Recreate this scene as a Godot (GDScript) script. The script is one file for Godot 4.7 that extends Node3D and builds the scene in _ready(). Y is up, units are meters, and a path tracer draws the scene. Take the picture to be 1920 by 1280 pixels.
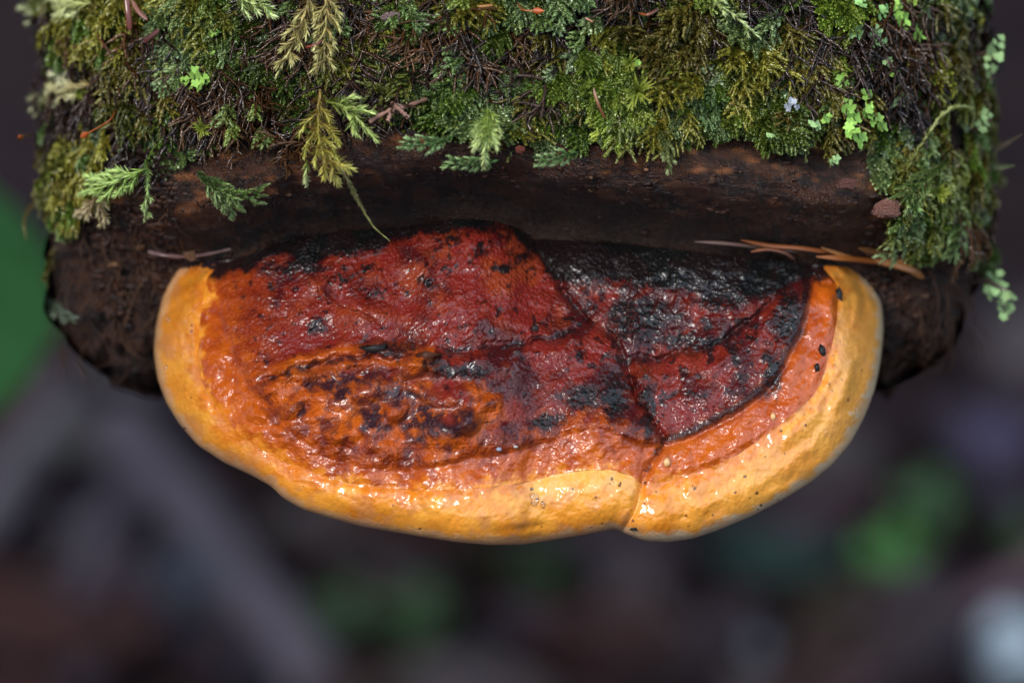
extends Node3D
# A red belted bracket fungus on the broken end of a mossy log.
# Lengths in the log's own front plane are in tenths of a millimetre: x to the right, y downwards, w towards the front.
const TENTH := 0.0001
const AWAY := 8000.0                 # the lens stands 0.8 m before that plane
const PITCH := 35.0
const HEIGHT := 1.03                 # of the middle of the plane over the forest floor

var U := Vector3(1, 0, 0)
var V := Vector3(0, cos(deg_to_rad(PITCH)), -sin(deg_to_rad(PITCH)))
var W := Vector3(0, sin(deg_to_rad(PITCH)), cos(deg_to_rad(PITCH)))
var frame := Transform3D(Basis(U, V, W), Vector3(0, HEIGHT, 0))
var taken := {}
var rng := RandomNumberGenerator.new()
var n_big := FastNoiseLite.new()     # features of about 1 unit
var n_lump := FastNoiseLite.new()
var n_ridge := FastNoiseLite.new()
var n_one := FastNoiseLite.new()
var M := {}

# ---------------------------------------------------------------- helpers
class Tab:                           # a curve y(x), looked up in steps
	var lo := 0.0
	var step := 1.0
	var v := PackedFloat32Array()
	func at(x: float) -> float:
		var f: float = clampf((x - lo) / step, 0.0, v.size() - 1.001)
		var i := int(f)
		return lerpf(v[i], v[i + 1], f - i)

func tab(points: Array, step: float, smooth: float) -> Tab:   # points: Vector2(x, y), x rising
	var t := Tab.new()
	t.lo = points[0].x
	t.step = step
	var n := int(ceil((points[-1].x - t.lo) / step)) + 2
	var raw := PackedFloat32Array()
	var k := 0
	for i in n:
		var x := t.lo + i * step
		while k < points.size() - 2 and points[k + 1].x < x:
			k += 1
		raw.append(lerpf(points[k].y, points[k + 1].y, clampf((x - points[k].x) / maxf(points[k + 1].x - points[k].x, 1e-6), 0, 1)))
	var r := int(smooth / step)
	for pass_ in 2:
		var out := PackedFloat32Array()
		for i in n:
			var rr: int = mini(r, mini(i, n - 1 - i))
			var s := 0.0
			for j in range(-rr, rr + 1):
				s += raw[i + j]
			out.append(s / (2 * rr + 1))
		raw = out
	t.v = raw
	return t

class Geo:                           # collects triangles of one mesh
	var v := PackedVector3Array()
	var n := PackedVector3Array()
	var c := PackedColorArray()
	var idx := PackedInt32Array()
	func vert(p: Vector3, normal: Vector3, color: Color) -> int:
		v.append(p)
		n.append(normal)
		c.append(color)
		return v.size() - 1
	func tri(a: int, b: int, d: int) -> void:
		idx.append(a)
		idx.append(b)
		idx.append(d)
	func quad(a: int, b: int, d: int, e: int) -> void:
		tri(a, b, d)
		tri(a, d, e)
	func leaf(p: Vector3, dir: Vector3, out: Vector3, length: float, width: float, color: Color, tip: Color) -> void:
		var side := dir.cross(out).normalized()
		var up := side.cross(dir).normalized()
		var m := p + dir * length * 0.45 - up * width * 0.3
		var l := p + dir * length * 0.42 + side * width * 0.5
		var r := p + dir * length * 0.42 - side * width * 0.5
		var t := p + dir * length + up * width * 0.15
		var a := vert(p, up, color)
		var b := vert(l, (up + side * 0.7).normalized(), color)
		var d := vert(m, up, color)
		var e := vert(r, (up - side * 0.7).normalized(), color)
		var f := vert(t, (up + dir * 0.3).normalized(), tip)
		tri(a, d, b)
		tri(a, e, d)
		tri(b, d, f)
		tri(d, e, f)
	func tube(pts: Array, radii: Array, sides: int, c0: Color, c1: Color, flat := 1.0) -> void:
		var first := v.size()
		var up := Vector3(0.13, 0.21, 1).normalized()
		for i in pts.size():
			var d: Vector3 = (pts[mini(i + 1, pts.size() - 1)] - pts[maxi(i - 1, 0)]).normalized()
			var x := d.cross(up).normalized()
			var z := x.cross(d).normalized()
			var col := c0.lerp(c1, float(i) / (pts.size() - 1))
			for k in sides:
				var a := TAU * k / sides
				var o := x * cos(a) + z * sin(a) * flat
				vert(pts[i] + o * radii[i], (x * cos(a) + z * sin(a) / flat).normalized(), col)
		for i in pts.size() - 1:
			for k in sides:
				var a := first + i * sides + k
				var b := first + i * sides + (k + 1) % sides
				quad(a, b, b + sides, a + sides)
		for e in 2:
			var base: int = first + (0 if e == 0 else (pts.size() - 1) * sides)
			var m := vert(pts[0 if e == 0 else -1], (pts[0] - pts[1]).normalized() if e == 0 else (pts[-1] - pts[-2]).normalized(), c0 if e == 0 else c1)
			for k in sides:
				var a: int = base + k
				var b: int = base + (k + 1) % sides
				if e == 0:
					tri(m, b, a)
				else:
					tri(m, a, b)
	func mesh() -> ArrayMesh:
		var a := []
		a.resize(Mesh.ARRAY_MAX)
		a[Mesh.ARRAY_VERTEX] = v
		a[Mesh.ARRAY_NORMAL] = n
		a[Mesh.ARRAY_COLOR] = c
		a[Mesh.ARRAY_INDEX] = idx
		var m := ArrayMesh.new()
		m.add_surface_from_arrays(Mesh.PRIMITIVE_TRIANGLES, a)
		return m
	func grid(rows: int, cols: int, flip := false) -> void:    # indexes and normals of a grid that was filled row by row
		n.resize(v.size())
		for j in rows:
			for i in cols:
				var dx := v[j * cols + mini(i + 1, cols - 1)] - v[j * cols + maxi(i - 1, 0)]
				var dy := v[mini(j + 1, rows - 1) * cols + i] - v[maxi(j - 1, 0) * cols + i]
				var nn := dy.cross(dx) if flip else dx.cross(dy)
				n[j * cols + i] = nn.normalized() if nn.length_squared() > 1e-24 else Vector3.ZERO
		for j in rows:                            # where rows run together, take the neighbour's
			for i in cols:
				if n[j * cols + i] == Vector3.ZERO:
					n[j * cols + i] = n[j * cols + i - 1] if i > 0 and n[j * cols + i - 1] != Vector3.ZERO else (Vector3(0, 0.4, 0.9) if not flip else Vector3(0, -0.4, 0.9))
		for j in rows - 1:
			for i in cols - 1:
				var a := j * cols + i
				if flip:
					quad(a, a + 1, a + cols + 1, a + cols)
				else:
					quad(a, a + cols, a + cols + 1, a + 1)

func place(x: float, y: float, w: float) -> Vector3:      # a point of the front plane's space, in metres
	var k := (AWAY - w) / AWAY
	return Vector3((x - 960.0) * k, (640.0 - y) * k, w) * TENTH

func numbered(called: String) -> String:
	if not taken.has(called):
		taken[called] = 0
		return called
	taken[called] += 1
	return "%s_%03d" % [called, taken[called]]

func tag(o: Node, label: String, category: String, group := "", kind := "") -> void:
	o.set_meta("label", label)
	if category:
		o.set_meta("category", category)
	if group:
		o.set_meta("group", group)
	if kind:
		o.set_meta("kind", kind)

func thing(called: String, label: String, category: String, base: Vector3, group := "", kind := "") -> Node3D:   # base in the frame
	var o := Node3D.new()
	o.name = numbered(called)
	o.transform = Transform3D(frame.basis, frame * base)
	add_child(o)
	tag(o, label, category, group, kind)
	return o

func part(called: String, g: Geo, material: Material, parent: Node, base := Vector3.ZERO) -> MeshInstance3D:    # g holds frame positions
	if base != Vector3.ZERO:
		for i in g.v.size():
			g.v[i] -= base
	var o := MeshInstance3D.new()
	o.name = called
	o.mesh = g.mesh()
	o.material_override = material
	parent.add_child(o, true)
	return o

func single(called: String, g: Geo, material: Material, label: String, category: String, base: Vector3, group := "", kind := "") -> MeshInstance3D:
	for i in g.v.size():
		g.v[i] -= base
	var o := MeshInstance3D.new()
	o.name = numbered(called)
	o.mesh = g.mesh()
	o.material_override = material
	o.transform = Transform3D(frame.basis, frame * base)
	add_child(o)
	tag(o, label, category, group, kind)
	return o

func sm(a: float, b: float, x: float) -> float:
	return smoothstep(a, b, x)

func noise(f: FastNoiseLite, x: float, y: float, size: float, z := 0.0) -> float:
	return f.get_noise_3d(x / size, y / size, z)

func mixc(a: Color, b: Color, t: float) -> Color:
	return a.lerp(b, clampf(t, 0.0, 1.0))

# ---------------------------------------------------------------- the log's shape
var back: Tab        # where the fungus joins the log
var zone_line: Tab   # the upper edge of a smooth, dark brown zone above the joint
var moss_line: Tab   # the lower fringe of the moss

func log_dome(x: float, y: float) -> float:
	var X := absf(x - 965.0) / 878.0
	var Y := absf(y) / 755.0
	var r: float = minf(pow(pow(X, 7.0) + pow(Y, 7.0), 1.0 / 7.0), 1.0)
	return -700.0 * (1.0 - pow(1.0 - pow(r, 2.6), 0.4))

func log_w(x: float, y: float) -> float:
	var w := log_dome(x, y)
	var up := back.at(x) - y                                        # above the joint
	var mid := sm(60, 330, x) * (1.0 - sm(1640, 1880, x))
	w += mid * (-150.0 * exp(-pow(maxf(up - 2.0, 0.0) / 70.0, 2.0)) + 66.0 * exp(-pow((up - 135.0) / 52.0, 2.0)))
	w += noise(n_big, x, y * 1.6, 160.0, 3.0) * 26.0
	return w

func bark_detail(x: float, y: float) -> float:
	var up := back.at(x) - y
	var along := y + (up - 90.0) * 0.15
	var rough := 0.55 + 0.45 * noise(n_big, x, along, 120.0, 9.0)
	var side := 1.0 - sm(150, 420, x) + sm(1560, 1720, x)
	var h := noise(n_ridge, x * 0.22, up, 34.0, 1.0) * 9.0              # fibres along the joint
	h += noise(n_lump, x * 0.5, y, 16.0, 2.0) * 7.0 * rough
	h += noise(n_lump, x, y, 9.0, 5.0) * 6.0 * rough
	h *= 1.0 - 0.7 * smooth_zone(x, y)
	h += side * (noise(n_lump, x, y, 40.0, 6.0) * 22.0 + noise(n_lump, x, y, 15.0, 7.0) * 11.0)
	return h

# ---------------------------------------------------------------- materials
func noise_tex(kind: int, freq: float, octaves: int, seed_: int, size := 512) -> NoiseTexture2D:
	var f := FastNoiseLite.new()
	f.noise_type = kind
	f.frequency = freq
	f.seed = seed_
	f.fractal_octaves = octaves
	if kind == FastNoiseLite.TYPE_CELLULAR:
		f.cellular_return_type = FastNoiseLite.RETURN_DISTANCE2_SUB
	var t := NoiseTexture2D.new()
	t.width = size
	t.height = size
	t.seamless = true
	t.noise = f
	return t

func paint(rough: float, bump: NoiseTexture2D = null, tile := 0.02, cm := 0.01) -> StandardMaterial3D:
	var m := StandardMaterial3D.new()
	m.vertex_color_use_as_albedo = true
	m.roughness = rough
	if bump:
		m.heightmap_enabled = true
		m.heightmap_texture = bump
		m.heightmap_scale = cm
		m.uv1_triplanar = true
		m.uv1_scale = Vector3.ONE / tile
	return m

func materials() -> void:
	var leather := noise_tex(FastNoiseLite.TYPE_SIMPLEX_SMOOTH, 0.045, 4, 11)
	var skin := noise_tex(FastNoiseLite.TYPE_SIMPLEX_SMOOTH, 0.03, 5, 12)
	var fibre := noise_tex(FastNoiseLite.TYPE_SIMPLEX_SMOOTH, 0.05, 5, 13)
	var soil := noise_tex(FastNoiseLite.TYPE_SIMPLEX_SMOOTH, 0.03, 5, 14)
	M.cap = paint(0.3, leather, 0.02, 0.06)
	M.cap.metallic_specular = 0.3
	M.cap.clearcoat_enabled = true
	M.cap.clearcoat = 0.6
	M.cap.clearcoat_roughness = 0.12
	var wet := noise_tex(FastNoiseLite.TYPE_SIMPLEX_SMOOTH, 0.008, 3, 31)
	M.cap.clearcoat_texture = wet
	M.cap.clearcoat = 1.0
	M.cap.clearcoat_roughness = 0.17
	M.cap.roughness = 0.62
	M.cap.roughness_texture = noise_tex(FastNoiseLite.TYPE_SIMPLEX_SMOOTH, 0.014, 4, 32)
	M.band = paint(0.33, leather, 0.02, 0.02)
	M.band.metallic_specular = 0.4
	M.band.clearcoat_enabled = true
	M.band.clearcoat = 0.6
	M.band.clearcoat_roughness = 0.15
	M.rim = paint(0.38, skin, 0.016, 0.011)
	M.rim.clearcoat_enabled = true
	M.rim.clearcoat = 1.0
	M.rim.clearcoat_roughness = 0.13
	M.rim.metallic_specular = 0.35
	M.pores = paint(0.8, leather, 0.008, 0.02)
	M.bark = paint(0.27, fibre, 0.010, 0.09)
	M.bark.metallic_specular = 0.5
	M.moss = paint(0.24)
	M.moss.clearcoat_enabled = true
	M.moss.clearcoat = 0.35
	M.moss.clearcoat_roughness = 0.12
	M.moss.backlight_enabled = true
	M.moss.backlight = Color(0.25, 0.25, 0.25)
	M.frond = paint(0.45)
	M.frond.backlight_enabled = true
	M.frond.backlight = Color(0.5, 0.5, 0.5)
	M.wet = paint(0.25)
	M.dry = paint(0.7)
	M.crumb = paint(0.5)
	M.crumb.metallic_specular = 0.3
	M.lichen = paint(0.65, leather, 0.006, 0.008)
	M.soil = paint(0.95, soil, 0.08, 0.3)
	M.soil.metallic_specular = 0.15
	M.litter = paint(0.75)
	M.litter.metallic_specular = 0.25
	M.drop = StandardMaterial3D.new()
	M.drop.refraction_enabled = true
	M.drop.refraction_scale = 0.033
	M.drop.roughness = 0.02
	M.drop.albedo_color = Color(1, 1, 1, 0.02)
	M.drop.transparency = BaseMaterial3D.TRANSPARENCY_ALPHA

# ---------------------------------------------------------------- the fungus
const FX := 965.0
const FY := 150.0
var r_out: Tab
var r_in: Tab
var r_red: Tab
var r_back: Tab
var valley: Tab
var crease: Tab
var left_crease: Tab
var right_crease: Tab
var fold: Tab

func polar(points: Array, smooth: float) -> Tab:
	var a := []
	for p in points:
		a.append(Vector2(atan2(p.x - FX, p.y - FY), Vector2(p.x - FX, p.y - FY).length()))
	# finer in between, along straight pieces
	var fine := []
	for i in points.size() - 1:
		for k in 8:
			var q: Vector2 = points[i].lerp(points[i + 1], k / 8.0)
			fine.append(Vector2(atan2(q.x - FX, q.y - FY), Vector2(q.x - FX, q.y - FY).length()))
	fine.append(a[-1])
	return tab(fine, 0.002, smooth)

func outlines() -> void:
	back = tab([Vector2(-60, 540), Vector2(60, 520), Vector2(200, 502), Vector2(345, 490), Vector2(420, 489), Vector2(470, 478), Vector2(500, 461), Vector2(560, 446), Vector2(640, 433), Vector2(700, 428), Vector2(760, 425), Vector2(800, 416),
		Vector2(850, 411), Vector2(890, 410), Vector2(930, 415), Vector2(980, 430), Vector2(1000, 446), Vector2(1060, 450), Vector2(1150, 455), Vector2(1250, 465), Vector2(1350, 478), Vector2(1450, 488), Vector2(1520, 496), Vector2(1608, 501), Vector2(1750, 522), Vector2(1880, 540), Vector2(2000, 550)], 2.0, 8.0)
	zone_line = tab([Vector2(560, 440), Vector2(640, 424), Vector2(700, 402), Vector2(770, 386), Vector2(850, 374), Vector2(930, 362), Vector2(1010, 356), Vector2(1090, 366), Vector2(1170, 386), Vector2(1250, 398), Vector2(1330, 420), Vector2(1420, 446), Vector2(1500, 488), Vector2(1560, 500)], 2.0, 8.0)
	moss_line = tab([Vector2(-60, 640), Vector2(100, 560), Vector2(130, 420), Vector2(220, 372), Vector2(300, 345), Vector2(450, 335), Vector2(560, 315), Vector2(700, 262), Vector2(760, 235), Vector2(830, 268), Vector2(920, 300), Vector2(1000, 285), Vector2(1150, 268), Vector2(1280, 285), Vector2(1400, 275), Vector2(1480, 290),
		Vector2(1560, 300), Vector2(1640, 330), Vector2(1670, 420), Vector2(1720, 470), Vector2(1800, 500), Vector2(1860, 560), Vector2(2000, 600)], 4.0, 20.0)
	r_out = polar([Vector2(352, 487), Vector2(330, 508), Vector2(305, 553), Vector2(291, 610), Vector2(287, 660), Vector2(294, 710), Vector2(311, 755), Vector2(335, 795), Vector2(370, 835), Vector2(420, 868), Vector2(470, 891), Vector2(508, 912), Vector2(530, 934), Vector2(568, 956), Vector2(620, 972), Vector2(680, 988),
		Vector2(740, 998), Vector2(800, 1008), Vector2(860, 1017), Vector2(920, 1022), Vector2(980, 1021), Vector2(1040, 1012), Vector2(1090, 1004), Vector2(1135, 995), Vector2(1156, 991), Vector2(1172, 1001), Vector2(1205, 1014), Vector2(1250, 1017), Vector2(1300, 1010), Vector2(1350, 993), Vector2(1410, 968),
		Vector2(1470, 936), Vector2(1520, 905), Vector2(1560, 873), Vector2(1595, 832), Vector2(1620, 786), Vector2(1640, 735), Vector2(1652, 680), Vector2(1658, 620), Vector2(1655, 572), Vector2(1640, 532), Vector2(1612, 503)], 0.008)
	r_in = polar([Vector2(402, 489), Vector2(385, 530), Vector2(377, 580), Vector2(372, 630), Vector2(372, 680), Vector2(380, 722), Vector2(397, 757), Vector2(422, 790), Vector2(452, 816), Vector2(500, 850), Vector2(540, 870), Vector2(600, 893), Vector2(650, 905), Vector2(700, 912), Vector2(760, 917), Vector2(830, 918),
		Vector2(900, 914), Vector2(960, 908), Vector2(1000, 902), Vector2(1040, 890), Vector2(1100, 880), Vector2(1150, 881), Vector2(1188, 893), Vector2(1205, 912), Vector2(1240, 905), Vector2(1290, 890), Vector2(1340, 873), Vector2(1390, 848), Vector2(1430, 820), Vector2(1470, 790), Vector2(1500, 765), Vector2(1530, 735),
		Vector2(1545, 700), Vector2(1560, 650), Vector2(1570, 600), Vector2(1572, 550), Vector2(1560, 500)], 0.006)
	r_red = polar([Vector2(440, 487), Vector2(414, 530), Vector2(416, 580), Vector2(426, 630), Vector2(450, 685), Vector2(482, 735), Vector2(530, 792), Vector2(600, 842), Vector2(680, 872), Vector2(760, 880), Vector2(830, 868), Vector2(890, 850), Vector2(960, 842), Vector2(1030, 822), Vector2(1080, 803), Vector2(1120, 800),
		Vector2(1165, 815), Vector2(1205, 832), Vector2(1250, 830), Vector2(1290, 818), Vector2(1340, 793), Vector2(1390, 765), Vector2(1430, 735), Vector2(1465, 690), Vector2(1490, 640), Vector2(1510, 590), Vector2(1520, 540), Vector2(1522, 496)], 0.004)
	var b := []
	for i in 127:
		var x := 352.0 + i * 10.0
		b.append(Vector2(x, back.at(x)))
	r_back = polar(b, 0.004)
	valley = tab([Vector2(420, 985), Vector2(450, 1002), Vector2(490, 1025), Vector2(530, 1050), Vector2(560, 1068), Vector2(590, 1086), Vector2(612, 1125), Vector2(650, 1165), Vector2(690, 1183), Vector2(750, 1204), Vector2(800, 1230), Vector2(835, 1245), Vector2(900, 1205), Vector2(960, 1190), Vector2(1020, 1150)], 2.0, 8.0)
	crease = tab([Vector2(560, 690), Vector2(640, 660), Vector2(700, 640), Vector2(740, 636), Vector2(790, 640), Vector2(815, 658), Vector2(850, 657), Vector2(900, 650), Vector2(950, 650), Vector2(1000, 640), Vector2(1050, 628), Vector2(1100, 606)], 2.0, 6.0)
	left_crease = tab([Vector2(470, 592), Vector2(530, 588), Vector2(555, 606), Vector2(575, 640), Vector2(595, 690), Vector2(640, 725)], 2.0, 5.0)
	right_crease = tab([Vector2(1150, 672), Vector2(1200, 672), Vector2(1250, 674), Vector2(1300, 660), Vector2(1350, 645), Vector2(1400, 605), Vector2(1440, 570), Vector2(1490, 525)], 2.0, 8.0)
	fold = tab([Vector2(450, 722), Vector2(500, 712), Vector2(560, 690), Vector2(640, 672), Vector2(720, 666), Vector2(820, 672)], 2.0, 6.0)

func wrinkled(x: float, y: float) -> float:      # the lumpy, flowed-over part of the cap
	var dx := (x - 700.0) / 225.0
	var dy := (y - 765.0 + (x - 700.0) * -0.1) / 105.0
	return 1.0 - sm(0.45, 1.25, dx * dx + dy * dy + noise(n_lump, x, y, 110.0, 21.0) * 1.1)

func cap_height(x: float, y: float, e_red: float, rim_part: float) -> float:
	var h := 0.0
	var wrinkle := wrinkled(x, y)
	var calm := 1.0 - rim_part
	var bx := x + noise(n_lump, x, y, 48.0, 43.0) * 16.0
	var by := y + noise(n_lump, x, y, 48.0, 44.0) * 16.0
	# the fold between the left and the right lobe
	var s := x + noise(n_lump, x, y, 60.0, 45.0) * 14.0 - valley.at(y)
	var hold := 1.0 - sm(800, 900, y) * 0.75
	if s < 0.0:
		h += hold * 46.0 * sqrt(clampf(-s / 130.0, 0, 1))
	else:
		h += hold * (14.0 * sm(0, 160, s) + sm(60, 420, s) * 30.0)
	h -= hold * 10.0 * exp(-pow(s / 8.0, 2.0)) * calm
	# plates on the left lobe
	if x < 1110.0 and x > 480.0:
		var q := by - crease.at(x)
		var k := calm * sm(640, 720, x) * (1.0 - sm(1060, 1110, x))
		h += k * (20.0 * sqrt(clampf(q / 34.0, 0, 1)) * exp(-maxf(q - 34.0, 0) / 120.0) - 9.0 * exp(-pow(q / 6.0, 2.0)))
		h += k * 12.0 * exp(-pow((q - 22.0) / 15.0, 2.0)) * (0.6 + 0.6 * noise(n_big, x, y, 70.0, 30.0))
	if y < 645.0:
		var q := bx - left_crease.at(y)
		var k := calm * (1.0 - sm(590, 645, y))
		h += k * (16.0 * sqrt(clampf(q / 40.0, 0, 1)) * exp(-maxf(q - 40.0, 0) / 160.0) - 7.0 * exp(-pow(q / 5.0, 2.0)))
	h += calm * 16.0 * exp(-(pow((x - 672.0) / 38.0, 2.0) + pow((y - 594.0) / 24.0, 2.0)))
	h += calm * 10.0 * exp(-(pow((x - 1140.0) / 30.0, 2.0) + pow((y - 640.0) / 24.0, 2.0)))
	# plates on the right lobe
	if x > 1160.0 and s > 0.0:
		var q := by - right_crease.at(x)
		var k := calm * sm(1170, 1200, x)
		h += k * (24.0 * sqrt(clampf(q / 40.0, 0, 1)) * exp(-maxf(q - 40.0, 0) / 150.0) - 8.0 * exp(-pow((q + 2.0) / 6.0, 2.0)))
		h += k * noise(n_ridge, x, y, 70.0, 8.0) * 9.0 * (1.0 - sm(-40, 60, q))
	# the upper fold of the lumpy part and its lumps
	var f := by - fold.at(x)
	var fk := sm(455, 520, x) * (1.0 - sm(790, 830, x)) * calm
	h += fk * (10.0 * exp(-pow((f + 16.0) / 12.0, 2.0)) - 7.0 * exp(-pow((f - 2.0) / 7.0, 2.0)) + 8.0 * exp(-pow((f - 16.0) / 9.0, 2.0)))
	if wrinkle > 0.0:
		var wx := x + n_one.get_noise_3d(x / 90.0, y / 90.0, 41.0) * 10.0
		var wy := y + n_one.get_noise_3d(x / 90.0, y / 90.0, 42.0) * 10.0
		var lump := 0.0
		for p in lumps:
			var q: float = (pow(x - p.x, 2.0) + pow((y - p.y) * 1.15, 2.0)) / (p.z * p.z)
			if q < 1.0:
				lump = maxf(lump, p.w * pow(1.0 - q, 0.8))
		h += wrinkle * (5.0 + lump + 13.0 * n_one.get_noise_3d(wx / 60.0, wy / 46.0, 22.0) + 1.0 * noise(n_lump, x, y, 16.0, 24.0))
	# the curled lip at the right end of the lumpy part
	var lx := (x - 868.0) / 34.0
	var ly := (y - 742.0) / 20.0
	h += calm * 15.0 * exp(-pow(lx * lx + ly * ly, 2.0))
	lx = (x - 880.0) / 14.0
	ly = (y - 790.0) / 38.0
	h += calm * 12.0 * exp(-pow(lx * lx + ly * ly, 2.0))
	# pits and warts
	for p in [Vector3(760, 541, 6), Vector3(806, 530, 7), Vector3(1003, 618, 9)]:
		var d2: float = (pow(x - p.x, 2.0) + pow(y - p.y, 2.0)) / (p.z * p.z)
		if d2 < 6.0:
			h += calm * p.z * (0.55 * exp(-pow(sqrt(d2) - 1.2, 2.0) * 6.0) - 0.7 * exp(-d2 * 1.5))
	# leathery unevenness
	var tough: float = calm * (1.0 - wrinkle * 0.8)
	h += noise(n_big, x, y, 130.0, 50.0) * (7.0 + 4.0 * calm)
	h += noise(n_big, x, y, 46.0, 51.0) * (2.6 + 2.4 * tough)
	h += noise(n_lump, x, y, 15.0, 52.0) * (0.6 + 1.3 * tough)
	h += noise(n_lump, x * 0.9, y * 1.25, 8.5, 53.0) * (0.25 + 2.3 * tough * (0.35 + 0.65 * sm(-20.0, 20.0, e_red)))
	return h

var spots := [Vector4(1195, 600, 66, 50), Vector4(1110, 500, 80, 40), Vector4(1280, 500, 110, 40), Vector4(1400, 520, 80, 40), Vector4(1478, 590, 30, 62), Vector4(1450, 695, 20, 46), Vector4(948, 502, 24, 10), Vector4(690, 505, 17, 9), Vector4(592, 614, 17, 12),
	Vector4(760, 541, 6, 6), Vector4(1003, 618, 9, 9), Vector4(1092, 748, 42, 24), Vector4(1152, 750, 24, 46), Vector4(1030, 790, 30, 14), Vector4(865, 694, 58, 16), Vector4(840, 508, 14, 7), Vector4(806, 528, 8, 11), Vector4(645, 520, 12, 8), Vector4(560, 500, 60, 16), Vector4(1300, 640, 90, 12),
	Vector4(850, 450, 12, 8), Vector4(900, 470, 20, 8), Vector4(985, 480, 22, 16), Vector4(1090, 660, 14, 8), Vector4(1215, 770, 16, 60), Vector4(1350, 560, 60, 20), Vector4(730, 655, 40, 12), Vector4(810, 680, 22, 16)]
var stains := [Vector4(740, 735, 34, 14), Vector4(700, 790, 26, 16), Vector4(610, 720, 40, 12), Vector4(880, 780, 16, 30), Vector4(660, 700, 90, 26), Vector4(690, 775, 40, 20), Vector4(800, 790, 50, 34), Vector4(760, 740, 46, 20), Vector4(560, 770, 14, 14), Vector4(640, 740, 26, 12), Vector4(850, 800, 30, 26), Vector4(600, 690, 60, 16)]

func blot(list: Array, x: float, y: float, soft: float) -> float:
	var best := 0.0
	for p in list:
		var dx: float = (x - p.x) / p.z
		var dy: float = (y - p.y) / p.w
		var d := dx * dx + dy * dy
		if d < 2.5:
			best = maxf(best, 1.0 - sm(1.0 - soft, 1.0 + soft, d))
	return best

var specks := []
var lumps := []       # x, y, radius, height
var grid_at := PackedVector2Array()
var grid_pos := PackedVector3Array()

func on_fungus(x: float, y: float) -> Vector3:      # the point of the cap there
	var best := 1e9
	var k := 0
	var q := Vector2(x, y)
	for i in grid_at.size():
		var d := grid_at[i].distance_squared_to(q)
		if d < best:
			best = d
			k = i
	return grid_pos[k]

func rim_color(x: float, y: float) -> Color:
	return mixc(Color(0.61, 0.180, 0.010), Color(0.70, 0.285, 0.034), 0.5 + noise(n_big, x, y, 110.0, 63.0) * 0.9 + noise(n_lump, x, y, 34.0, 61.0) * 0.35)

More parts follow.
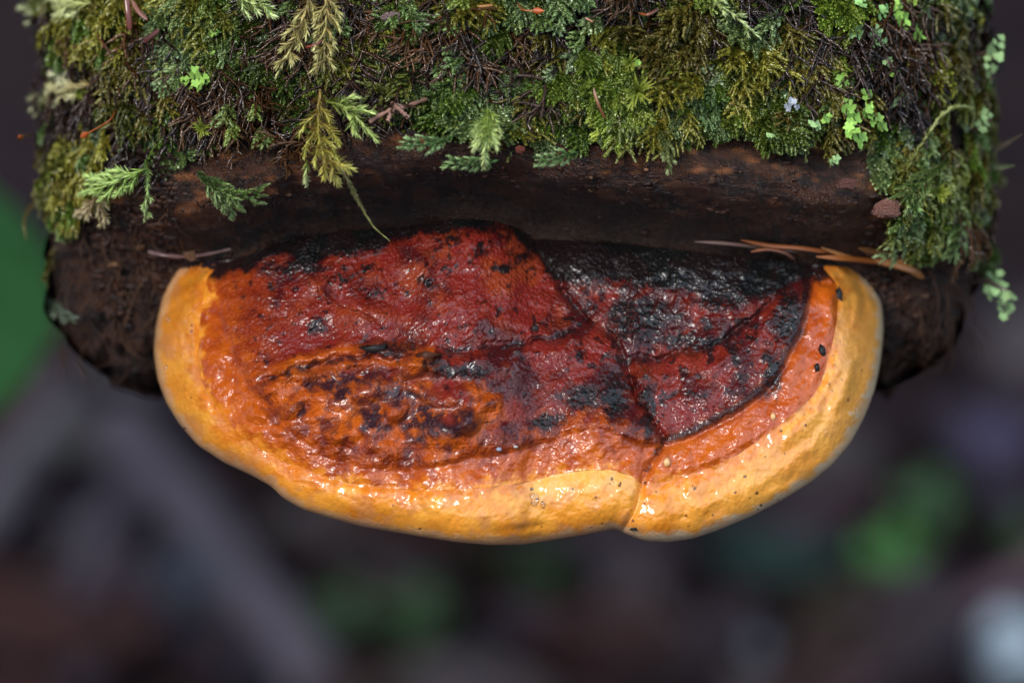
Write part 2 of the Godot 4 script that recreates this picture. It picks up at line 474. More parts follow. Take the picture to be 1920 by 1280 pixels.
func cap_color(x: float, y: float, e_in: float, e_red: float, d: float) -> Color:
	var a1 := noise(n_lump, x, y, 34.0, 61.0)
	var a2 := noise(n_lump, x, y, 11.0, 62.0)
	var a3 := noise(n_big, x, y, 110.0, 63.0)
	var x2 := x + a1 * 16.0 + a2 * 9.0
	var y2 := y + noise(n_lump, x, y, 34.0, 64.0) * 16.0 + noise(n_lump, x, y, 12.0, 65.0) * 9.0
	if e_in < 0.0:                                       # the young margin
		var c := rim_color(x, y)
		c = mixc(c, Color(0.50, 0.19, 0.055), sm(0.08, 0.5, noise(n_lump, x, y, 60.0, 66.0) + a2 * 0.3) * 0.7)
		c = mixc(c, Color(0.70, 0.35, 0.08), sm(1200, 1560, x) * 0.4 + sm(960, 1010, x) * (1.0 - sm(1185, 1200, x)) * (1.0 - sm(-2.0, 60.0, -e_in + a1 * 16.0)) * 0.9)
		c = mixc(c, Color(0.50, 0.12, 0.010), (1.0 - sm(-4.0, 34.0, -e_in + a1 * 34.0 + a2 * 14.0)) * (1.0 - sm(980, 1020, x) * (1.0 - sm(1185, 1200, x))) * 0.7)
		c = mixc(c, Color(0.56, 0.42, 0.26), (1.0 - sm(0.0, 16.0, d + a1 * 12.0 - 4.0)) * (0.45 + 0.5 * sm(1100, 1250, x)))
		c = c * (1.0 + a2 * 0.14)
		for p in specks:
			var q: float = pow(x - p.x, 2.0) + pow(y - p.y, 2.0)
			if q < p.z * p.z:
				c = mixc(c, Color(0.05, 0.02, 0.012), 0.9)
		var pale := blot([Vector4(1621, 741, 5, 8), Vector4(1606, 776, 6, 9), Vector4(1588, 802, 4, 6)], x2, y2, 0.8)
		c = mixc(c, Color(0.6, 0.5, 0.36), pale * 0.5)
		c = mixc(c, Color(0.012, 0.010, 0.012), blot([Vector4(375, 492, 44, 13)], x2, y2, 0.3))
		return c
	var orange := mixc(Color(0.43, 0.085, 0.006), Color(0.33, 0.050, 0.005), 0.5 + a3 * 0.8 + a1 * 0.4)
	orange = orange * (1.0 + a2 * 0.12)
	orange = mixc(rim_color(x, y), orange, sm(-16.0, 22.0, e_in + a1 * 30.0 + a2 * 14.0) + sm(1230, 1330, x) * 0.7)
	if e_red < -60.0:
		for p in specks:
			var q: float = pow(x - p.x, 2.0) + pow(y - p.y, 2.0)
			if q < p.z * p.z:
				orange = mixc(orange, Color(0.02, 0.012, 0.012), 0.9)
		return mixc(orange, Color(0.012, 0.010, 0.012), blot([Vector4(1540, 500, 20, 12), Vector4(400, 500, 24, 18)], x2, y2, 0.3))
	var wrinkle := wrinkled(x, y)
	var red := mixc(Color(0.155, 0.014, 0.008), Color(0.05, 0.005, 0.007), sm(-0.25, 0.45, a3 + a1 * 0.4))
	red = mixc(red, Color(0.21, 0.030, 0.009), sm(0.0, 0.5, noise(n_big, x, y, 90.0, 67.0) + a2 * 0.35) * (1.0 - sm(1060, 1180, x)) * (1.0 - sm(560, 660, y)) + sm(0.1, 0.5, noise(n_lump, x, y, 60.0, 68.0)) * 0.3)
	red = mixc(red, Color(0.22, 0.027, 0.006), (1.0 - sm(430, 560, x + a1 * 60.0)) * 0.8)
	var edge := 1.0 - 0.75 * sm(1160, 1260, x)
	var c := mixc(orange, red, sm(-14.0 - 40.0 * edge, 10.0 + 46.0 * edge, e_red + (a1 * 44.0 + a2 * 20.0) * edge + a1 * 8.0))
	if wrinkle > 0.0:
		var flow := mixc(orange, Color(0.20, 0.035, 0.012), sm(0.0, 0.4, noise(n_lump, x, y, 38.0, 69.0)))
		flow = mixc(flow, Color(0.028, 0.010, 0.014), sm(0.25, 0.6, noise(n_lump, x, y, 26.0, 70.0) + 0.2) * 0.5)
		flow = mixc(flow, Color(0.016, 0.008, 0.014), blot(stains, x + a1 * 26.0, y + noise(n_lump, x, y, 34.0, 64.0) * 26.0, 0.9) * sm(-0.8, -0.2, a2 + noise(n_lump, x, y, 22.0, 73.0)) * 0.95)
		c = mixc(c, flow, sm(0.05, 0.9, wrinkle + a1 * 0.3))
	var f := absf(y2 * 0.4 + y * 0.6 - fold.at(x))
	if x > 500.0 and x < 815.0:
		c = mixc(c, orange, exp(-pow((f - 14.0) / 9.0, 2.0)) * 0.7)
		c = mixc(c, Color(0.010, 0.008, 0.010), (1.0 - sm(1.0, 8.0, f)) * sm(-0.2, 0.3, a1 + a2 * 0.6) * 0.8)
	var black := Color(0.0045, 0.0043, 0.0052)
	var k := y - back.at(x)
	var depth := 30.0 + 14.0 * noise(n_lump, x, y, 70.0, 71.0) + 46.0 * sm(1000, 1040, x) * (1.0 - sm(1420, 1510, x)) + 20.0 * sm(520, 570, x) * (1.0 - sm(700, 760, x)) - 12.0 * sm(840, 880, x) * (1.0 - sm(960, 1000, x))
	var dark := 1.0 - sm(depth - 9.0, depth + 9.0, k + a1 * 12.0 + a2 * 8.0)
	dark = maxf(dark, blot(spots, x2, y2, 0.75) * (0.72 + 0.28 * sm(-0.4, 0.0, a2)))
	dark = maxf(dark, sm(0.30, 0.5, noise(n_lump, x, y, 28.0, 72.0) + 0.16 * sm(1040, 1120, x)) * 0.85 * (1.0 - wrinkle) * sm(0.0, 50.0, e_red))
	dark = maxf(dark, (1.0 - sm(3.0, 12.0, absf(e_red - 6.0 + a2 * 4.0))) * sm(1190, 1260, x) * 0.85)  # plate edge, creases and valley drawn darker in the colour
	if x > 1140.0:
		dark = maxf(dark, (1.0 - sm(3.0, 14.0, absf(y2 - right_crease.at(x) + 4.0))) * 0.6 * (1.0 - sm(1480, 1500, x)))
	var s := absf(x2 - valley.at(y))
	dark = maxf(dark, (1.0 - sm(1.0, 12.0, s)) * 0.7 * sm(-0.35, 0.2, a1 + a2 * 0.5))
	if x > 820.0 and x < 1080.0:
		dark = maxf(dark, (1.0 - sm(2.0, 8.0, absf(y2 * 0.5 + y * 0.5 - crease.at(x)))) * 0.8 * sm(-0.5, 0.0, a1))
	return mixc(c, black, dark * 0.97)

func fungus() -> void:
	for i in 130:
		var r: float = 1.5 + 1.6 * pow(rng.randf(), 3.0)
		specks.append(Vector3(rng.randf_range(900, 1640), rng.randf_range(560, 1000), r))
	for i in 40:
		specks.append(Vector3(rng.randf_range(300, 900), rng.randf_range(560, 1000), rng.randf_range(1.4, 2.4)))
	specks.append_array([Vector3(997, 917, 4), Vector3(1303, 915, 3), Vector3(1044, 861, 4), Vector3(1098, 851, 5), Vector3(1140, 851, 4), Vector3(1196, 852, 4), Vector3(1210, 905, 3)])
	for i in 60:
		var r := rng.randf_range(13.0, 36.0)
		lumps.append(Vector4(rng.randf_range(470, 920), rng.randf_range(670, 880), r, r * rng.randf_range(0.35, 0.8)))
	# columns at even steps along the outline
	var angles := PackedFloat32Array()
	var lean := PackedFloat32Array()
	var total := 0.0
	var lo := r_out.lo
	var hi := 1.0690
	var pts := []
	for i in 4001:
		var th := lerpf(lo, hi, i / 4000.0)
		pts.append(Vector2(th, r_out.at(th)))
	var at := PackedFloat32Array([0.0])
	for i in 4000:
		var p: Vector2 = Vector2(sin(pts[i].x), cos(pts[i].x)) * pts[i].y
		var q: Vector2 = Vector2(sin(pts[i + 1].x), cos(pts[i + 1].x)) * pts[i + 1].y
		total += p.distance_to(q)
		at.append(total)
	var cols := 780
	var k := 0
	for i in cols:
		var want := total * i / (cols - 1)
		while k < 3999 and at[k + 1] < want:
			k += 1
		var th: float = lerpf(pts[k].x, pts[k + 1].x, clampf((want - at[k]) / maxf(at[k + 1] - at[k], 1e-6), 0, 1))
		angles.append(th)
		var dr := (r_out.at(th + 0.01) - r_out.at(th - 0.01)) / 0.02
		lean.append(r_out.at(th) / sqrt(pow(r_out.at(th), 2.0) + dr * dr))
	var base := place(965, 470, -150)
	var root := thing("bracket_fungus", "large red and orange bracket fungus with a glossy yellow margin growing from the log", "fungus", base)
	var rows := {"rim": 78, "orange_band": 40, "cap": 150}
	for name_ in rows:
		var g := Geo.new()
		var nr: int = rows[name_]
		for j in nr:
			for i in cols:
				var th := angles[i]
				var ro := r_out.at(th)
				var rb := minf(r_back.at(th), ro - 0.5)
				var ri := ro
				ri = clampf(r_in.at(th), rb, ro) if th > r_in.lo and th < 1.037 else rb
				var rr := clampf(r_red.at(th), rb, ri) if th > r_red.lo and th < 1.013 else rb
				if th <= r_in.lo + 0.03:
					ri = lerpf(rb, ri, sm(r_in.lo, r_in.lo + 0.03, th))
				if th >= 1.007:
					ri = lerpf(ri, rb, sm(1.007, 1.037, th))
				rr = minf(rr, ri)
				var t := float(j) / (nr - 1)
				var r := 0.0
				if name_ == "rim":
					r = lerpf(ro, ri, pow(t, 1.6))
				elif name_ == "orange_band":
					r = lerpf(ri, rr, t)
				else:
					r = lerpf(rr, rb, t)
				var x := FX + sin(th) * r
				var y := FY + cos(th) * r
				var span := ro - rb
				var d := (ro - r) * lean[i]
				var e_in := (ri - r) * lean[i] if name_ != "rim" else minf(-(r - ri) * lean[i], -0.001)
				if name_ != "rim":
					e_in = maxf(e_in, 0.0)
				var e_red := (rr - r) * lean[i]
				var wide := maxf((ro - ri) * lean[i], 8.0)
				# from the joint outwards
				var out := maxf(y - back.at(x), 0.0)
				if r > ri:
					var out_in := maxf(FY + cos(th) * ri - back.at(FX + sin(th) * ri), 0.0)
					out = out_in + (out - out_in) * 0.4
				var root_w := log_w(x, back.at(x))
				root_w = lerpf(root_w, log_w(965 + (x - 965) * 0.6, back.at(x)), 0.75 * sm(0, 220, y - back.at(x)))
				var w := root_w - 12.0 + 0.58 * out + 34.0 * (1.0 - exp(-out / 26.0))
				# the thick, rolled margin
				var round_ := (92.0 + 16.0 * noise(n_big, x, y, 170.0, 84.0)) * clampf(span / 240.0, 0.12, 1.0)
				if d < round_:
					w -= 0.95 * round_ * (1.0 - pow(maxf(0.0, 1.0 - pow(1.0 - d / round_, 2.5)), 0.42))
				var bulge := clampf(d / wide, 0.0, 1.6)
				w += (6.0 + 8.0 * noise(n_big, x, y, 120.0, 85.0)) * clampf(span / 240.0, 0.1, 1.0) * sin(minf(bulge, 1.0) * PI) * (1.0 if bulge < 1.0 else 0.0)
				var step := absf(r - ri) * lean[i]
				w -= (3.0 + 5.0 * noise(n_big, x, y, 90.0, 86.0)) * exp(-pow(step / 8.0, 2.0)) * clampf(span / 200.0, 0, 1)
				if name_ == "rim":
					w += (noise(n_lump, x, y, 34.0, 87.0) * 3.2 + noise(n_lump, x, y, 12.0, 88.0) * 1.0) * sm(10.0, 50.0, d)
				if name_ == "rim":
					w += 3.0 * sin(d * 0.16 + noise(n_big, x, y, 90.0, 80.0) * 2.0) * sm(5.0, 30.0, d) * sm(0.0, 0.6, noise(n_big, x, y, 160.0, 81.0) + 0.3 * sm(1300, 1500, x))
				else:
					w += 9.0 * sm(-12.0, 10.0, e_red) * sm(0, 40, span)
					w -= 6.0 * exp(-pow((e_red + 6.0) / 6.0, 2.0)) * (0.3 + 0.7 * sm(1180, 1260, x))
					w += noise(n_lump, x, y, 30.0, 82.0) * 3.5 * (1.0 - sm(-30.0, 0.0, e_red))
				# the notch in the margin
				var nx := x - valley.at(y)
				w += sm(840, 900, y) * (15.0 * sqrt(clampf(-nx / 40.0, 0, 1)) * exp(minf(nx + 40.0, 0.0) / 120.0) - 7.0 * exp(-pow(nx / 8.0, 2.0)))
				w += cap_height(x, y, e_red, 1.0 - sm(-12.0, 20.0, e_in if name_ != "rim" else -(r - ri) * lean[i])) * sm(0.0, 115.0, ro - r) * sm(0.0, 60.0, span)
				grid_at.append(Vector2(x, y))
				grid_pos.append(place(x, y, w))
				g.v.append(place(x, y, w) - base)
				g.c.append(cap_color(x, y, -1.0 * maxf((r - ri) * lean[i], 0.01) if name_ == "rim" else e_in, e_red, d))
		g.grid(nr, cols)
		var o := MeshInstance3D.new()
		o.name = name_
		o.mesh = g.mesh()
		o.material_override = M.rim if name_ == "rim" else M.band if name_ == "orange_band" else M.cap
		root.add_child(o, true)
		if name_ == "rim":
			# the pale pore surface, from the edge back to the log
			var u := Geo.new()
			var under := 16
			for j in under:
				for i in cols:
					var q := float(j) / (under - 1)
					var edge := g.v[i] + base
					var th := angles[i]
					var span := r_out.at(th) - minf(r_back.at(th), r_out.at(th) - 0.5)
					var inward := Vector3(-sin(th), cos(th), 0) * TENTH
					var p := edge + inward * span * 0.55 * pow(q, 1.5) + Vector3(0, 0, -1) * TENTH * (span * 0.75 * q + 40.0 * sqrt(q) * clampf(span / 200.0, 0, 1))
					u.v.append(p - base)
					u.c.append(mixc(Color(0.50, 0.36, 0.2), Color(0.55, 0.45, 0.28), q * 3.0))
			u.grid(under, cols, true)
			var b := MeshInstance3D.new()
			b.name = "pore_surface"
			b.mesh = u.mesh()
			b.material_override = M.pores
			root.add_child(b, true)

# ---------------------------------------------------------------- the log
func smooth_zone(x: float, y: float) -> float:
	return sm(-5.0, 7.0, y - zone_line.at(x) + noise(n_lump, x, y, 40.0, 96.0) * 16.0 + noise(n_lump, x, y, 12.0, 97.0) * 8.0) * sm(570, 600, x) * (1.0 - sm(1520, 1550, x))

func bark_color(x: float, y: float) -> Color:
	var up := back.at(x) - y
	var a := noise(n_lump, x * 0.25, up, 22.0, 90.0)
	var b := noise(n_lump, x, y, 9.0, 91.0)
	var c := mixc(Color(0.068, 0.025, 0.012), Color(0.014, 0.008, 0.007), 0.4 + a * 0.9 + b * 1.1)
	c = mixc(c, Color(0.21, 0.078, 0.028), sm(0.15, 0.5, noise(n_lump, x * 0.4, y, 40.0, 92.0)) * sm(70, 110, up + a * 20.0))  # lighter brown on the upper lip, its light put into the colour
	c = mixc(c, Color(0.010, 0.007, 0.007), sm(0.1, 0.4, noise(n_big, x, y, 60.0, 93.0)) * 0.7)
	c = mixc(c, Color(0.036, 0.016, 0.011), smooth_zone(x, y) * 0.8)
	return c

func mossy_log() -> void:
	var base := place(965, 0, -700)
	var root := thing("mossy_log", "thick rotting log seen end on, its dark wet bark bare above the fungus", "log", base)
	var g := Geo.new()
	var ys := []
	var y := -750.0
	while y < 748.0:
		ys.append(y)
		y += 30.0 if y < -60.0 else 4.0 if y < 520.0 else 8.0
	ys.append(751.0)
	var cols := 420
	for yy in ys:
		var half: float = 878.0 * pow(maxf(0.0, 1.0 - pow(absf(yy) / 755.0, 7.0)), 1.0 / 7.0)
		for i in cols:
			var s := sin((float(i) / (cols - 1) - 0.5) * PI * 0.94) / sin(PI * 0.47)
			var x: float = 965.0 + half * s
			var w := log_w(x, yy)
			var c := Color(0.05, 0.022, 0.012)
			var low := sm(470, 760, yy)
			w += low * (noise(n_lump, x, yy, 90.0, 15.0) * 70.0 + noise(n_lump, x, yy, 30.0, 16.0) * 28.0)
			if yy > -60.0:
				w += bark_detail(x, yy)
				c = bark_color(x, yy)
			g.v.append(place(x + noise(n_lump, x, yy, 60.0, 17.0) * 16.0 * low, yy + low * noise(n_lump, x, 0.0, 70.0, 18.0) * 46.0, w) - base)
			g.c.append(c)
	g.grid(ys.size(), cols, true)
	var o := MeshInstance3D.new()
	o.name = "bark"
	o.mesh = g.mesh()
	o.material_override = M.bark
	root.add_child(o, true)
	# the length of the log behind its end, down to the forest floor
	var b := Geo.new()
	var ring := 260
	var along := 24
	for j in along:
		for i in ring:
			var th := TAU * i / (ring - 1)
			var cx := cos(th)
			var sy := sin(th)
			var k: float = pow(pow(absf(cx), 7.0) + pow(absf(sy), 7.0), -1.0 / 7.0)
			var grow := 0.985 + 0.05 * noise(n_lump, cx * 6.0, sy * 6.0, 1.0, j * 0.8)
			var p := place(965.0 + 878.0 * cx * k, 755.0 * sy * k, -700.0)
			p = Vector3(p.x * grow, p.y * grow, p.z) + Vector3(0, -0.02, -1) * (0.075 * j) + Vector3(0, 0, 0.014)
			b.v.append(p - base)
			b.c.append(Color(0.05, 0.022, 0.012) * (1.0 + 0.4 * noise(n_lump, th * 4.0, j, 1.0, 3.0)))
	b.grid(along, ring)
	var o2 := MeshInstance3D.new()
	o2.name = "log_body"
	o2.mesh = b.mesh()
	o2.material_override = M.bark
	root.add_child(o2, true)
	# crumbs of rotten bark
	crumbs()
	rootlets()

func rootlets() -> void:
	for variant in 3:
		var g := Geo.new()
		var pts := []
		var rad := []
		for i in 9:
			var t := i / 8.0
			pts.append(Vector3(sin(t * 2.2 + variant) * 0.12, t, 0.2 * sin(t * 2.6)))
			rad.append(0.022 * (1.0 - 0.7 * t))
		g.tube(pts, rad, 5, Color(1, 1, 1), Color(1.3, 1.2, 1.1))
		var at := []
		var tints := []
		for i in 130:
			var left := rng.randf() < 0.5
			var x := rng.randf_range(95, 420) if left else rng.randf_range(1560, 1835)
			var y := rng.randf_range(400, 690) if left else rng.randf_range(480, 690)
			if y < back.at(x) + 20.0 and x > 360.0 and x < 1640.0:
				continue
			var n := log_normal(x, y)
			var d := Vector3(rng.randf_range(-0.9, 0.9), -1, 0)
			d = (d - n * d.dot(n)).normalized()
			d = (d + n * rng.randf_range(0.0, 0.5)).normalized()
			var z := (n - d * n.dot(d)).normalized()
			var s := TENTH * rng.randf_range(22, 75)
			at.append(Transform3D(Basis(d.cross(z), d, z).scaled_local(Vector3(s, s, s)), place(x, y, log_w(x, y) + rng.randf_range(-4, 10))))
			tints.append(Color(0.035, 0.016, 0.010).lerp(Color(0.10, 0.05, 0.025), rng.randf() * rng.randf()))
		scatter("rootlets", g.mesh(), M.crumb, at, tints, "fine dark rootlets and fibres hanging from the rotten sides of the log", "rootlets")

func log_normal(x: float, y: float) -> Vector3:
	var e := 14.0
	var dx := (log_w(x + e, y) - log_w(x - e, y)) / (2 * e)
	var dy := (log_w(x, y + e) - log_w(x, y - e)) / (2 * e)
	return Vector3(-dx, dy, 1).normalized()

func scatter(called: String, mesh: Mesh, material: Material, at: Array, tints: Array, label: String, category: String) -> void:
	var mm := MultiMesh.new()
	mm.transform_format = MultiMesh.TRANSFORM_3D
	mm.use_colors = true
	mm.mesh = mesh
	mm.instance_count = at.size()
	for i in at.size():
		mm.set_instance_transform(i, at[i])
		mm.set_instance_color(i, tints[i])
	var o := MultiMeshInstance3D.new()
	o.name = numbered(called)
	o.multimesh = mm
	o.material_override = material
	o.transform = frame
	add_child(o)
	tag(o, label, category, "", "stuff")

func pebble_mesh(seed_: int, rough: float) -> ArrayMesh:
	var g := Geo.new()
	var rows := 6
	var cols := 9
	for j in rows:
		for i in cols:
			var la := PI * (float(j) / (rows - 1) - 0.5)
			var lo := TAU * (i % (cols - 1)) / (cols - 1)
			var p := Vector3(cos(la) * cos(lo), sin(la), cos(la) * sin(lo))
			g.v.append(p * (1.0 + rough * n_lump.get_noise_3d(p.x * 1.3 + seed_ * 7, p.y * 1.3, p.z * 1.3)))
			g.c.append(Color.WHITE)
	g.grid(rows, cols, true)
	for i in g.n.size():
		g.n[i] = g.v[i].normalized()
	return g.mesh()

func crumbs() -> void:
	for variant in 2:
		var at := []
		var tints := []
		for i in 2600:
			var x := rng.randf_range(70, 1860)
			var y := rng.randf_range(240, 700)
			var edge := x < 330.0 or x > 1620.0
			if log_dome(x, y) < -330.0:
				continue
			if not edge and (y > back.at(x) - 6.0 or (y > back.at(x) - 75.0 and rng.randf() < 0.9)):
				continue
			if not edge and noise(n_lump, x, y, 60.0, 95.0) < 0.12:
				continue
			var s := TENTH * (rng.randf_range(1.4, 3.4) if not edge else rng.randf_range(2.0, 6.5))
			var b := Basis.from_euler(Vector3(rng.randf() * 6, rng.randf() * 6, rng.randf() * 6)).scaled(Vector3(s * rng.randf_range(0.6, 2.6), s, s * 0.6))
			at.append(Transform3D(b, place(x, y, log_w(x, y) + bark_detail(x, y) + 1.0)))
			var c := Color(0.05, 0.020, 0.010).lerp(Color(0.014, 0.008, 0.008), rng.randf())
			if rng.randf() < 0.03:
				c = Color(0.16, 0.08, 0.04)
			tints.append(c)
		scatter("bark_crumbs", pebble_mesh(variant, 1.5), M.crumb, at, tints, "tiny dark crumbs of rotten bark clinging to the bare wood of the log" if variant == 0 else "coarse wet brown grains on the bare bark of the log", "bark crumbs")

# ---------------------------------------------------------------- moss
func shoot_mesh(r: RandomNumberGenerator, length: float, branches: int, leaf: float, slim: float, spread: float, pale: float, wave: float) -> ArrayMesh:
	var g := Geo.new()
	var stems := []
	var main := []
	var bend := r.randf_range(-0.7, 0.7)
	var ph := r.randf() * 6.0
	for i in 9:
		var t := i / 8.0
		main.append(Vector3(bend * length * t * t * 0.5 + wave * length * 0.07 * sin(t * 7.0 + ph), length * t, length * (0.17 * sin(t * 2.8) - 0.05 + wave * 0.03 * sin(t * 9.0 + ph))))
	stems.append(main)
	for k in branches:
		var t := 0.12 + 0.75 * (k + r.randf()) / branches
		var p: Vector3 = main[int(t * 8)]
		var side := -1.0 if k % 2 else 1.0
		var l := length * (0.55 - 0.35 * t) * r.randf_range(0.7, 1.3)
		var s := []
		for i in 5:
			var q := i / 4.0
			s.append(p + Vector3(side * l * q * 0.72, l * (0.55 * q + 0.25 * q * q), l * (0.18 * q - 0.2 * q * q) + r.randf_range(-1, 1) * leaf * 0.2))
		stems.append(s)
	for s in stems:
		var rad := []
		for i in s.size():
			rad.append(leaf * 0.2 * (1.0 - 0.6 * i / s.size()))
		g.tube(s, rad, 5, Color(0.6, 0.45, 0.35), Color(0.8, 0.8, 0.6))
		var run := 0.0
		for i in s.size() - 1:
			run += s[i].distance_to(s[i + 1])
		var n := int(run / (leaf * 0.22)) + 3
		for i in n:
			var t := (i + r.randf() * 0.5) / n
			var f: float = t * (s.size() - 1)
			var a: int = mini(int(f), s.size() - 2)
			var p: Vector3 = s[a].lerp(s[a + 1], f - a)
			var dir: Vector3 = (s[a + 1] - s[a]).normalized()
			for k in 3:
				var az := TAU * (r.randf() * 0.33 + k / 3.0 + i * 0.4)
				var x := dir.cross(Vector3(0, 0, 1)).normalized()
				var o := x * cos(az) + x.cross(dir) * sin(az)
				var sp := spread * r.randf_range(0.6, 1.3)
				var ld := (dir * cos(sp) + o * sin(sp)).normalized()
				var size := leaf * (1.0 - 0.45 * t) * r.randf_range(0.75, 1.2)
				var v := r.randf_range(0.65, 1.25) * (0.8 + 0.5 * t * pale)
				g.leaf(p, ld, o, size, size * slim, Color(v, v, v) * 0.62, Color(v, v, v).lerp(Color(1.9, 1.8, 1.6), 0.35 + 0.5 * pale * t))  # paler tips put glints into the leaf colour; bases drawn darker
	return g.mesh()

func moss() -> void:
	var r := RandomNumberGenerator.new()
	r.seed = 77
	# shoots of a few growth forms
	var kinds := [
		{"called": "green_moss", "label": "bright to deep green feathery moss in overlapping fans over the log", "n": 5, "len": 84.0, "branches": 11, "leaf": 12.0, "slim": 0.8, "spread": 0.62, "pale": 0.3, "wave": 0.5},
		{"called": "olive_moss", "label": "olive creeping moss with rope-like shoots hanging down the log", "n": 5, "len": 110.0, "branches": 6, "leaf": 13.0, "slim": 0.7, "spread": 0.52, "pale": 0.25, "wave": 0.8},
		{"called": "brown_moss", "label": "dead brown and purplish moss strands matted between the green cushions", "n": 5, "len": 120.0, "branches": 4, "leaf": 12.0, "slim": 0.5, "spread": 0.38, "pale": 0.1, "wave": 1.4},
		{"called": "golden_moss", "label": "yellowish spiky moss shoots standing out from the mat on the log", "n": 3, "len": 80.0, "branches": 5, "leaf": 19.0, "slim": 0.24, "spread": 0.65, "pale": 0.6, "wave": 0.6},
		{"called": "pale_moss", "label": "pale mint-green moss sprays with plump scale-like leaves on top of the mat", "n": 4, "len": 72.0, "branches": 6, "leaf": 15.0, "slim": 0.72, "spread": 0.5, "pale": 0.6, "wave": 0.7},
	]
	var tint := [
		[Color(0.184, 0.265, 0.034), Color(0.287, 0.356, 0.052), Color(0.218, 0.299, 0.127), Color(0.115, 0.196, 0.029)],
		[Color(0.218, 0.230, 0.034), Color(0.287, 0.265, 0.040), Color(0.161, 0.190, 0.040), Color(0.196, 0.155, 0.034)],
		[Color(0.075, 0.039, 0.021), Color(0.127, 0.057, 0.021), Color(0.040, 0.024, 0.023), Color(0.063, 0.040, 0.034)],
		[Color(0.253, 0.230, 0.040), Color(0.230, 0.287, 0.057), Color(0.276, 0.196, 0.057), Color(0.207, 0.253, 0.069)],
		[Color(0.276, 0.380, 0.138), Color(0.322, 0.414, 0.218), Color(0.345, 0.437, 0.103), Color(0.230, 0.356, 0.115)],
	]
	var at := []
	var tints := []
	for k in kinds.size():
		at.append([])
		tints.append([])
		for i in kinds[k].n:
			at[k].append([])
			tints[k].append([])
	for clump in 500:
		var cx := r.randf_range(30, 1900)
		var cy := r.randf_range(-110, 560)
		if cy > moss_line.at(cx) - 55.0 or noise(n_big, cx, cy, 90.0, 105.0) > 0.33 + 0.3 * sm(60, 10, absf(moss_line.at(cx) - cy - 90.0)):
			continue
		var rise := r.randf_range(-14, 40)
		var tone := r.randf_range(0.6, 1.7)
		var what := 0
		var p := r.randf()
		var brown := noise(n_big, cx, cy, 170.0, 101.0) + 0.35 * exp(-pow((cx - 330.0) / 200.0, 2.0) - pow((cy - 190.0) / 110.0, 2.0)) + 0.4 * exp(-pow((cx - 690.0) / 110.0, 2.0)) + 0.35 * exp(-pow((cx - 1500.0) / 90.0, 2.0)) + 0.3 * exp(-pow((cx - 1080.0) / 110.0, 2.0) - pow((cy - 60.0) / 90.0, 2.0))
		var fringe := moss_line.at(cx) - cy < 150.0
		var golden := noise(n_big, cx, cy, 150.0, 102.0)
		if fringe and cx > 800.0 and cx < 1480.0:
			what = 0 if p < 0.85 else 1
		elif brown > 0.14:
			what = 2 if p < 0.85 else 1
		elif golden > 0.22 or cx < 330.0 and p < 0.5:
			what = 1
		elif p < 0.72:
			what = 0
		elif p < 0.95:
			what = 1
		else:
			what = 3
		if r.randf() < 0.16:
			what = 4
			rise += 22.0
			tone = 1.0
		var heading := r.randfn(0.0, 0.35) + (cx - 960.0) / 960.0 * -0.12
		var hue: Color = tint[what][r.randi() % 4]
		var count := r.randi_range(20, 34) if what < 3 else r.randi_range(3, 7)
		for i in count:
			var fan := (float(i) / count - 0.5) * 1.5 + r.randfn(0.0, 0.15)
			var x := cx + sin(fan + heading) * r.randf_range(0, 60) + r.randfn(0, 22)
			var y := cy + r.randf_range(-50, 60)
			if y > moss_line.at(x) - 45.0 or x < 92.0 or x > 1846.0:
				continue
			var n := log_normal(x, y)
			var head := heading + fan * 0.8
			var d := Vector3(sin(head), -cos(head), 0)
			d = (d - n * d.dot(n)).normalized()
			d = (d + n * r.randf_range(0.02, 0.4)).normalized()
			var z := (n - d * n.dot(d)).normalized()
			var s := TENTH * r.randf_range(0.5, 0.92)
			var b := Basis(d.cross(z), d, z).scaled_local(Vector3(s * (1.0 if r.randf() < 0.5 else -1.0), s, s))
			var v := r.randi() % int(kinds[what].n)
			at[what][v].append(Transform3D(b, place(x, y, log_w(x, y) + rise + r.randf_range(-6, 16))))
			var c := hue.lerp(tint[what][r.randi() % 4], 0.25) * r.randf_range(0.75, 1.25) * tone
			tints[what][v].append(Color(c.r, c.g, c.b))
	for k in kinds.size():
		var d = kinds[k]
		for i in d.n:
			if at[k][i].is_empty():
				continue
			scatter(d.called, shoot_mesh(r, d.len, d.branches, d.leaf, d.slim, d.spread, d.pale, d.wave), M.moss, at[k][i], tints[k][i], d.label, "moss")

func path(points: Array, raised := 0.0) -> Array:      # points: Vector3(x, y, height over the log) -> frame points
	var out := []
	var c := Curve3D.new()
	for i in points.size():
		var p: Vector3 = points[i]
		var q := place(p.x, p.y, log_w(p.x, p.y) + p.z + raised) * 1000.0
		c.add_point(q)
	for i in points.size():
		var a := c.get_point_position(maxi(i - 1, 0))
		var b := c.get_point_position(mini(i + 1, points.size() - 1))
		c.set_point_in(i, (a - b) / 6.0)
		c.set_point_out(i, (b - a) / 6.0)
	for i in 17:
		out.append(c.sample_baked(c.get_baked_length() * i / 16.0, true) / 1000.0)
	return out

